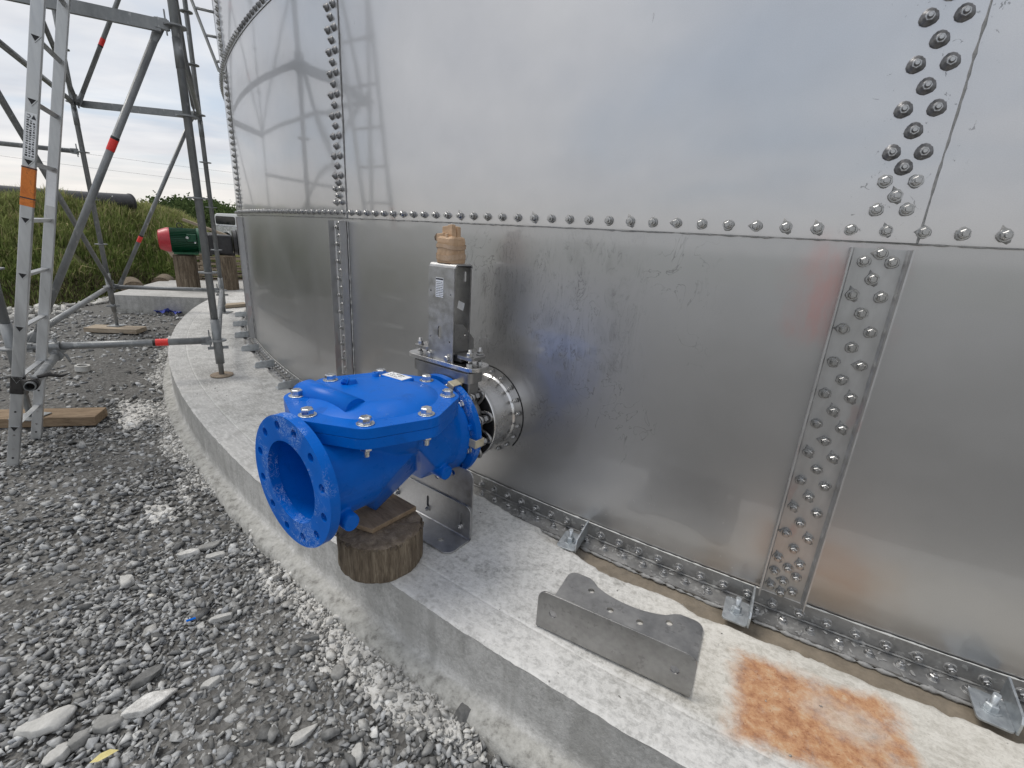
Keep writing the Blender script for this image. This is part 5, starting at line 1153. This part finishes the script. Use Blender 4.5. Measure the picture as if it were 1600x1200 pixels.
# ================================================================== STONES
def ico(sub):
    bm = bmesh.new(); bmesh.ops.create_icosphere(bm, subdivisions=sub, radius=1); v = np.array([x.co[:] for x in bm.verts]); f = np.array([[y.index for y in x.verts] for x in bm.faces]); bm.free(); return v, f
def mesh_np(name, V, F, mat, tint=None, smooth=False):
    me = bpy.data.meshes.new(name); k = F.shape[1]; me.vertices.add(len(V)); me.vertices.foreach_set('co', V.astype(np.float32).ravel()); me.loops.add(F.size); me.loops.foreach_set('vertex_index', F.astype(np.int32).ravel())
    me.polygons.add(len(F)); me.polygons.foreach_set('loop_start', np.arange(0, F.size, k, dtype=np.int32)); me.polygons.foreach_set('loop_total', np.full(len(F), k, dtype=np.int32))
    if smooth: me.polygons.foreach_set('use_smooth', np.ones(len(F), dtype=bool))
    me.materials.append(MATS[mat]); me.update(calc_edges=True)
    if tint is not None:
        at = me.attributes.new('tint', 'FLOAT_COLOR', 'POINT'); at.data.foreach_set('color', np.concatenate([tint, np.ones((len(tint), 1))], 1).astype(np.float32).ravel())
    me.validate(); return me
def stones(name, pos, size, tint, npt=10, flat=(.35, .75), mat='stone', tilt=.4):
    """crushed rock: each stone is one of 28 small convex lumps, stretched, turned and tinted on its own"""
    n = len(pos); k = rng.integers(0, 28, n); Vs, Fs, Ts = [], [], []; off = 0
    a, b, c = size, size * rng.uniform(.5, .9, n), size * rng.uniform(flat[0], flat[1], n); yaw = rng.uniform(0, 2 * np.pi, n); tx, ty = rng.normal(0, tilt, n), rng.normal(0, tilt, n)
    for q in range(28):
        r = np.random.default_rng(100 + q + npt * 1000); m = k == q; nn = int(m.sum())
        if not nn: continue
        p = r.normal(size=(npt, 3)); p /= np.linalg.norm(p, axis=1)[:, None]; p *= r.uniform(.82, 1.12, (npt, 1)); p[:, 2] = np.clip(p[:, 2], -.75, .7)
        mb = MB(); mb.hull([Vector(w) for w in p]); v = np.array(mb.v); f = np.array([g for fc in mb.f for g in [fc[:3]] + ([[fc[0], fc[2], fc[3]]] if len(fc) == 4 else [])])
        B = np.repeat(v[None], nn, 0) * np.stack([a[m], b[m], c[m]], 1)[:, None, :]
        for i, j, t in ((1, 2, tx[m]), (0, 2, ty[m]), (0, 1, yaw[m])):
            x, y = B[..., i].copy(), B[..., j].copy(); B[..., i] = x * np.cos(t)[:, None] - y * np.sin(t)[:, None]; B[..., j] = x * np.sin(t)[:, None] + y * np.cos(t)[:, None]
        B += pos[m][:, None, :]; Vs.append(B.reshape(-1, 3)); Fs.append((f[None] + (np.arange(nn) * len(v))[:, None, None]).reshape(-1, 3) + off); Ts.append(np.repeat(tint[m], len(v), 0)); off += nn * len(v)
    return mesh_np(name, np.concatenate(Vs), np.concatenate(Fs), mat, np.concatenate(Ts))
def grey(n, lo, hi, pale=.05):
    g = rng.uniform(lo, hi, n) ** 1.0; u = rng.uniform(size=n); g = np.where(u < pale, rng.uniform(.34, .60, n), g); g = np.where(u > .93, g * .55, g)
    w = rng.normal(0, .014, n); return np.clip(np.stack([g * (.99 + w), g * (1.0 + w * .3), g * (.99 - w)], 1), .02, .8)
def on_gravel(x, y, m=.012):
    d = np.hypot(x - C.x, y - C.y); ok = d > RE + .045 + m
    ok &= ~((y > 6.9 - (x + 6.0) * -.19) & (x > -6.75) & (x < -3))
    r = np.hypot(x, y); a = np.degrees(np.arctan2(-x, y)); foot = np.interp(a, [24, 29, 31, 34, 36.5, 38.5, 41, 44, 48, 60, 80], [15, 14.2, 12.6, 11.8, 11.3, 11.4, 10.7, 9.9, 9.8, 9.6, 9.6]); return ok & (r < foot + .3)
def fine_patch(x, y):
    return np.array([mnoise.fractal(Vector((p * .9 + 4, q * .9, 0)), 1.0, 2.0, 3) for p, q in zip(x, y)])
BIG = []
def msk(q, w): return mnoise.fractal(Vector((q * 2.1, w * 5, 1)), 1, 2, 3) + .35 * mnoise.noise(Vector((q * .9, 7, 0))) - (w - .05) * 2.6
def build_gravel():
    def scatter(n, r0, r1, a0=-62, a1=86):
        r = np.sqrt(rng.uniform(r0 ** 2, r1 ** 2, n)); a = np.radians(rng.uniform(a0, a1, n)); x, y = -np.sin(a) * r, np.cos(a) * r; k = on_gravel(x, y); return x[k], y[k]
    parts = []
    for n, r0, r1, med, sg, sub in ((22000, .45, 2.3, .0090, .42, 1), (19000, .45, 2.3, .0155, .30, 1), (28000, 2.3, 4.6, .0120, .40, 1), (19000, 2.3, 4.6, .019, .28, 1), (36000, 4.6, 11.5, .023, .40, 1)):
        x, y = scatter(n, r0, r1); s = np.clip(med * np.exp(rng.normal(0, sg, len(x))), .004, .036)
        fp = fine_patch(x, y); keep = rng.uniform(size=len(x)) > np.clip((fp - .22) * 2.6, 0, .6); x, y, s = x[keep], y[keep], s[keep]
        d = np.hypot(x - C.x, y - C.y) - RE
        t = grey(len(x), .12, .46); sa = (np.arctan2(y - C.y, x - C.x) - PH0) * TR
        mk = np.array([msk(q, w) if w < .55 else -1 for q, w in zip(sa, d)]); dusty = (mk + rng.normal(0, .12, len(x)) > .02)
        t = np.where(dusty[:, None], t * .35 + rng.uniform(.36, .62, len(x))[:, None] * np.array([1, .99, .96]), t)
        z = GZ + s * rng.uniform(-.1, .42, len(x)); parts.append((np.stack([x, y, z], 1), s, t))
    for i, (p, s, t) in enumerate(parts):
        o = link('gravel', stones('gravel', p, s, t, 9)); o['kind'] = 'stuff'
    # pale limestone rubble along the foot of the bank
    a = rng.uniform(33, 56, 1500); foot = np.interp(a, [24, 29, 31, 34, 36.5, 38.5, 41, 44, 48, 60, 80], [15, 14.2, 12.6, 11.8, 11.3, 11.4, 10.7, 9.9, 9.8, 9.6, 9.6]); r = foot + rng.normal(-.32, .22, 1500); x, y = -np.sin(np.radians(a)) * r, np.cos(np.radians(a)) * r; k = on_gravel(x, y); x, y = x[k], y[k]
    s = np.clip(.045 * np.exp(rng.normal(0, .4, len(x))), .015, .11); g = rng.uniform(.30, .62, len(x)); o = link('rubble', stones('rubble', np.stack([x, y, GZ + s * .2], 1), s, np.stack([g, g * .985, g * .93], 1), 9)); o['kind'] = 'stuff'
    # spilt mortar: thin broken crust along the kerb foot, with crumbs of it strewn round
    ns, nd = 900, 40; S = np.linspace(-6.6, 1.0, ns); D = np.linspace(.05, .36, nd); V = np.empty((ns, nd, 3)); Mk = np.empty((ns, nd))
    for i, q in enumerate(S):
        for j, w in enumerate(D):
            m = msk(q, w) + .10; Mk[i, j] = m; h = -.001 + .008 * max(min(m * 4, 1), -1) + .016 * math.exp(-(w - .05) / .035) + .011 * mnoise.noise(Vector((q * 26, w * 26, 2))) + .007 * mnoise.noise(Vector((q * 70, w * 70, 5)))
            x, y = tank_xy(q, .7168 + w); V[i, j] = (x, y, GZ + .004 + h)
    ok = (Mk[:-1, :-1] > -.06) ; I = np.arange(ns * nd).reshape(ns, nd); F = np.stack([I[:-1, :-1], I[:-1, 1:], I[1:, 1:], I[1:, :-1]], -1)[ok]
    o = link('mortar_crust', mesh_np('mortar_crust', V.reshape(-1, 3), F, 'mortar', None, True)); o['kind'] = 'stuff'
    n = 12000; s_ = rng.uniform(-6.4, .9, n); d = np.abs(rng.normal(0, .13, n)) + .05
    k = np.array([msk(q, w) for q, w in zip(s_, d)]) > -.22; s_, d = s_[k], d[k]
    ang = PH0 + s_ / TR; x, y = C.x + (RE + d) * np.cos(ang), C.y + (RE + d) * np.sin(ang); sz = np.clip(.0085 * np.exp(rng.normal(0, .5, len(x))), .003, .026); g = rng.uniform(.28, .64, len(x))
    o = link('mortar_spill', stones('mortar_spill', np.stack([x, y, GZ + .008 + sz * .3 + .022 * np.exp(-(d - .05) / .04)], 1), sz, np.stack([g, g * .985, g * .94], 1), 9, (.4, .8))); o['kind'] = 'stuff'
build_gravel()

def build_big_stones():
    L = [(-1.279, .954, .126, .092, .026, 'stone_pale', .5, 'flat pale grey slab stone near the bottom left corner of the gravel'),
         (-1.110, .968, .078, .050, .026, 'stone_grey', .9, 'grey angular stone just right of the flat pale slab stone'),
         (-1.035, 1.025, .135, .062, .028, 'stone_white', .75, 'large mottled white stone lying right of the flat pale slab'),
         (-1.148, .918, .066, .040, .028, 'stone_grey', 1.0, 'dark edged grey stone between the flat slab and the bottom edge'),
         (-1.167, .872, .062, .038, .026, 'stone_pale', 1.3, 'pointed pale stone cut by the bottom edge left of the leaf'),
         (-1.112, 1.117, .100, .044, .020, 'stone_dark', .85, 'dark flat slate stone above the mottled white stone'),
         (-1.504, 1.518, .075, .046, .024, 'stone_pale', -.5, 'lone pale oblong stone in the middle of the gravel at left'),
         (-1.372, 1.690, .100, .040, .030, 'stone_white', .6, 'white crusted long stone in the row of stones in mid gravel'),
         (-1.262, 1.700, .085, .040, .018, 'stone_pale', .5, 'flat pale stone at the right end of the mid gravel row'),
         (-1.320, 1.765, .100, .040, .018, 'stone_grey', .75, 'long grey stone behind the mid gravel row'),
         (-1.023, 1.368, .076, .026, .022, 'stone_pale', .5, 'finger shaped pale stone beside the blue scrap'),
         (-.547, .970, .088, .038, .018, 'stone_pale', .8, 'smooth pale oval stone near the bottom centre'),
         (-.899, 1.107, .055, .030, .022, 'stone_pale', .9, 'small pale block stone right of the dark slate'),
         (-.372, .925, .062, .034, .020, 'stone_pale', 1.5, 'pale pointed sliver stone at the bottom edge centre'),
         (-.082, 1.052, .075, .056, .050, 'stone_dark', .3, 'dark rock stuck in the mortar at the foot of the kerb'),
         (-.666, 1.311, .082, .034, .016, 'stone_dark', .3, 'dark flat stone in the gravel near the kerb below the log'),
         (-.700, 1.397, .046, .030, .022, 'stone_grey', 1.4, 'small grey upright stone near the kerb below the blue flange'),
         (-.520, 1.176, .052, .044, .022, 'stone_grey', .2, 'squarish grey stone in the gravel below the log'),
         (-1.688, 1.498, .060, .036, .02, 'stone_dark', .4, 'dark grey stone left of the lone pale oblong stone')]
    v, f = ico(3)
    for i, (x, y, a, b, c, mat, yaw, lab) in enumerate(L):
        r = np.random.default_rng(900 + i); w = v * 1.0
        for _ in range(9):
            d = r.normal(size=3) * np.array([1, 1, .35]); d /= np.linalg.norm(d); h = r.uniform(.55, .85); t = w @ d; w = w - np.outer(np.maximum(t - h, 0), d)
        w[:, 2] = np.clip(w[:, 2], -.6, .55); w = w * np.array([a / 2 * 1.15, b / 2 * 1.15, c]) + np.array([mnoise.noise_vector(Vector(q) * 2.2 + Vector((i, 0, 0)))[:] for q in w]) * .0035
        T = tag(link('stone', mesh_np('stone', w, f, mat), None, (x, y, GZ + c * .42 + .004), (r.normal(0, .12), r.normal(0, .12), yaw)), lab, 'stone', 'larger loose stones on the gravel')
build_big_stones()
def build_grit():
    n = 1500; s_ = rng.uniform(-4.5, .95, n); d = rng.uniform(.10, .71, n) ; k = np.array([mnoise.noise(Vector((a * 2.2, b * 5, 8))) for a, b in zip(s_, d)]) > rng.uniform(-.3, .5, n); s_, d = s_[k], d[k]
    a = PH0 + s_ / TR; sz = np.clip(.0018 * np.exp(rng.normal(0, .55, len(s_))), .0008, .007); g = rng.uniform(.12, .5, len(s_)); z = np.array([slab_z(p, q) for p, q in zip(s_, d)])
    o = link('grit', stones('grit', np.stack([C.x + (TR + d) * np.cos(a), C.y + (TR + d) * np.sin(a), z + sz * .3], 1), sz, np.stack([g, g * .98, g * .93], 1), 9)); o['kind'] = 'stuff'
build_grit()

# ================================================================== GRASS AND HEDGE
def blades(name, X, Y, Z, H, Wd, tint, lean=.5):
    n = len(X); yaw = rng.uniform(0, 2 * np.pi, n); ld = rng.uniform(0, 2 * np.pi, n); la = np.abs(rng.normal(0, lean, n)) * H
    dx, dy = np.cos(yaw) * Wd / 2, np.sin(yaw) * Wd / 2; lx, ly = np.cos(ld) * la, np.sin(ld) * la
    V = np.empty((n, 5, 3)); V[:, 0] = np.stack([X - dx, Y - dy, Z - .03], 1); V[:, 1] = np.stack([X + dx, Y + dy, Z - .03], 1)
    V[:, 2] = np.stack([X + dx * .8 + lx * .35, Y + dy * .8 + ly * .35, Z + H * .6], 1); V[:, 3] = np.stack([X - dx * .8 + lx * .35, Y - dy * .8 + ly * .35, Z + H * .6], 1)
    V[:, 4] = np.stack([X + lx, Y + ly, Z + H * np.clip(1 - .35 * (la / H) ** 2, .3, 1)], 1)
    b = (np.arange(n) * 5)[:, None]; F = np.concatenate([b + np.array([[0, 1, 2]]), b + np.array([[0, 2, 3]]), b + np.array([[3, 2, 4]])], 0)
    return mesh_np(name, V.reshape(-1, 3), F, 'grass_blade', np.repeat(tint, 5, 0))
def build_grass():
    n = 120000; a = rng.uniform(25.5, 62, n); foot = np.interp(a, [24, 29, 31, 34, 36.5, 38.5, 41, 44, 48, 60, 80], [15, 14.2, 12.6, 11.8, 11.3, 11.4, 10.7, 9.9, 9.8, 9.6, 9.6]); r = foot - .10 + 6.5 * rng.uniform(size=n) ** 1.5
    x, y = -np.sin(np.radians(a)) * r, np.cos(np.radians(a)) * r
    clump = np.array([mnoise.fractal(Vector((p * 1.6, q * 1.6, 0)), 1, 2, 3) for p, q in zip(x, y)]); big = np.array([mnoise.noise(Vector((p * .45, q * .45, 5))) for p, q in zip(x, y)])
    k = (clump > -.55 + rng.normal(0, .15, n)); pad = ~((y > 6.9 - (x + 6.0) * -.19) & (x > -6.9) & (y < 9.0 + (x + 6.6) * .75)); k &= pad; x, y, a, r, foot, clump, big = [q[k] for q in (x, y, a, r, foot, clump, big)]
    z = np.array([bank_height(p, q) for p, q in zip(x, y)]); up = np.clip((r - foot) / 3.4, 0, 1)
    H = (.12 + .16 * rng.uniform(size=len(x))) * (1 + .55 * clump) * (.8 + .35 * up); H = np.clip(H, .06, .5)
    g0 = np.array([.16, .22, .065]); g1 = np.array([.38, .40, .165]); g2 = np.array([.50, .45, .25]); g3 = np.array([.10, .09, .055])
    m = np.clip(up * .75 + .25 * big + .2 * clump + rng.normal(0, .16, len(x)), 0, 1)[:, None]; t = (g0 * (1 - m) + g1 * m) * rng.uniform(.55, 1.35, (len(x), 1))
    dry = (rng.uniform(size=len(x)) < .10 + .22 * np.clip(up - .35, 0, 1))[:, None]; t = np.where(dry, g2 * rng.uniform(.6, 1.0, (len(x), 1)), t); dead = ((rng.uniform(size=len(x)) < .55) & (up < .22))[:, None]; t = np.where(dead, g3 * rng.uniform(.6, 1.7, (len(x), 1)), t)
    o = link('grass', blades('grass', x, y, z, H, .016 + .012 * rng.uniform(size=len(x)), t, .55)); o['kind'] = 'stuff'
    # taller dry seed stems breaking the skyline
    n = 900; a = rng.uniform(30, 60, n); r = np.interp(a, [30, 36, 44, 60], [16.5, 14.6, 13.4, 13.2]) + rng.uniform(-1.6, 1.2, n); x, y = -np.sin(np.radians(a)) * r, np.cos(np.radians(a)) * r; z = np.array([bank_height(p, q) for p, q in zip(x, y)])
    o = link('dry_grass', blades('dry_grass', x, y, z, rng.uniform(.15, .42, n), np.full(n, .010), g2 * rng.uniform(.7, 1.15, (n, 1)), .3)); o['kind'] = 'stuff'
    # far scrub: leafy mounds on the rise behind the truck
    n = 170000; cx = []; 
    for i in range(110):
        aa = rng.uniform(24, 42); rr = rng.uniform(33, 52); cx.append((-math.sin(R_(aa)) * rr, math.cos(R_(aa)) * rr, rng.uniform(1.7, 3.0), rng.uniform(.5, 1.0), aa))
    cx = np.array(cx); j = rng.integers(0, len(cx), n); u = rng.normal(size=(n, 3)); u /= np.linalg.norm(u, axis=1)[:, None]; u[:, 2] = np.abs(u[:, 2]); rad = cx[j, 2] * (.80 + .16 * rng.uniform(size=n)) * (1 + .22 * np.sin(u[:, 0] * 9 + j) * np.cos(u[:, 1] * 8 + j * 2))
    hz = np.interp(cx[j, 4], [20, 30, 33, 37, 40, 56], [.5, .72, .78, .78, .5, .4]); P = np.stack([cx[j, 0] + u[:, 0] * rad, cx[j, 1] + u[:, 1] * rad, -.4 + u[:, 2] * rad * 1.05 * hz + cx[j, 3] * .5 * hz], 1)
    e = rng.normal(size=(n, 3)); e /= np.linalg.norm(e, axis=1)[:, None]; e2 = np.cross(e, rng.normal(size=(n, 3))); e2 /= np.linalg.norm(e2, axis=1)[:, None]; s = rng.uniform(.06, .14, n)[:, None]
    V = np.stack([P - e * s, P + e2 * s * .7, P + e * s, P - e2 * s * .7], 1).reshape(-1, 3); F = (np.arange(n) * 4)[:, None] + np.array([[0, 1, 2, 3]])
    tc = np.array([.045, .07, .028]) + rng.uniform(size=(n, 1)) * np.array([.065, .08, .03]) * (.4 + rng.uniform(size=(len(cx), 1))[j])
    o = link('shrubbery', mesh_np('shrubbery', V, F, 'grass_blade', np.repeat(tc, 4, 0))); o['kind'] = 'stuff'
build_grass()
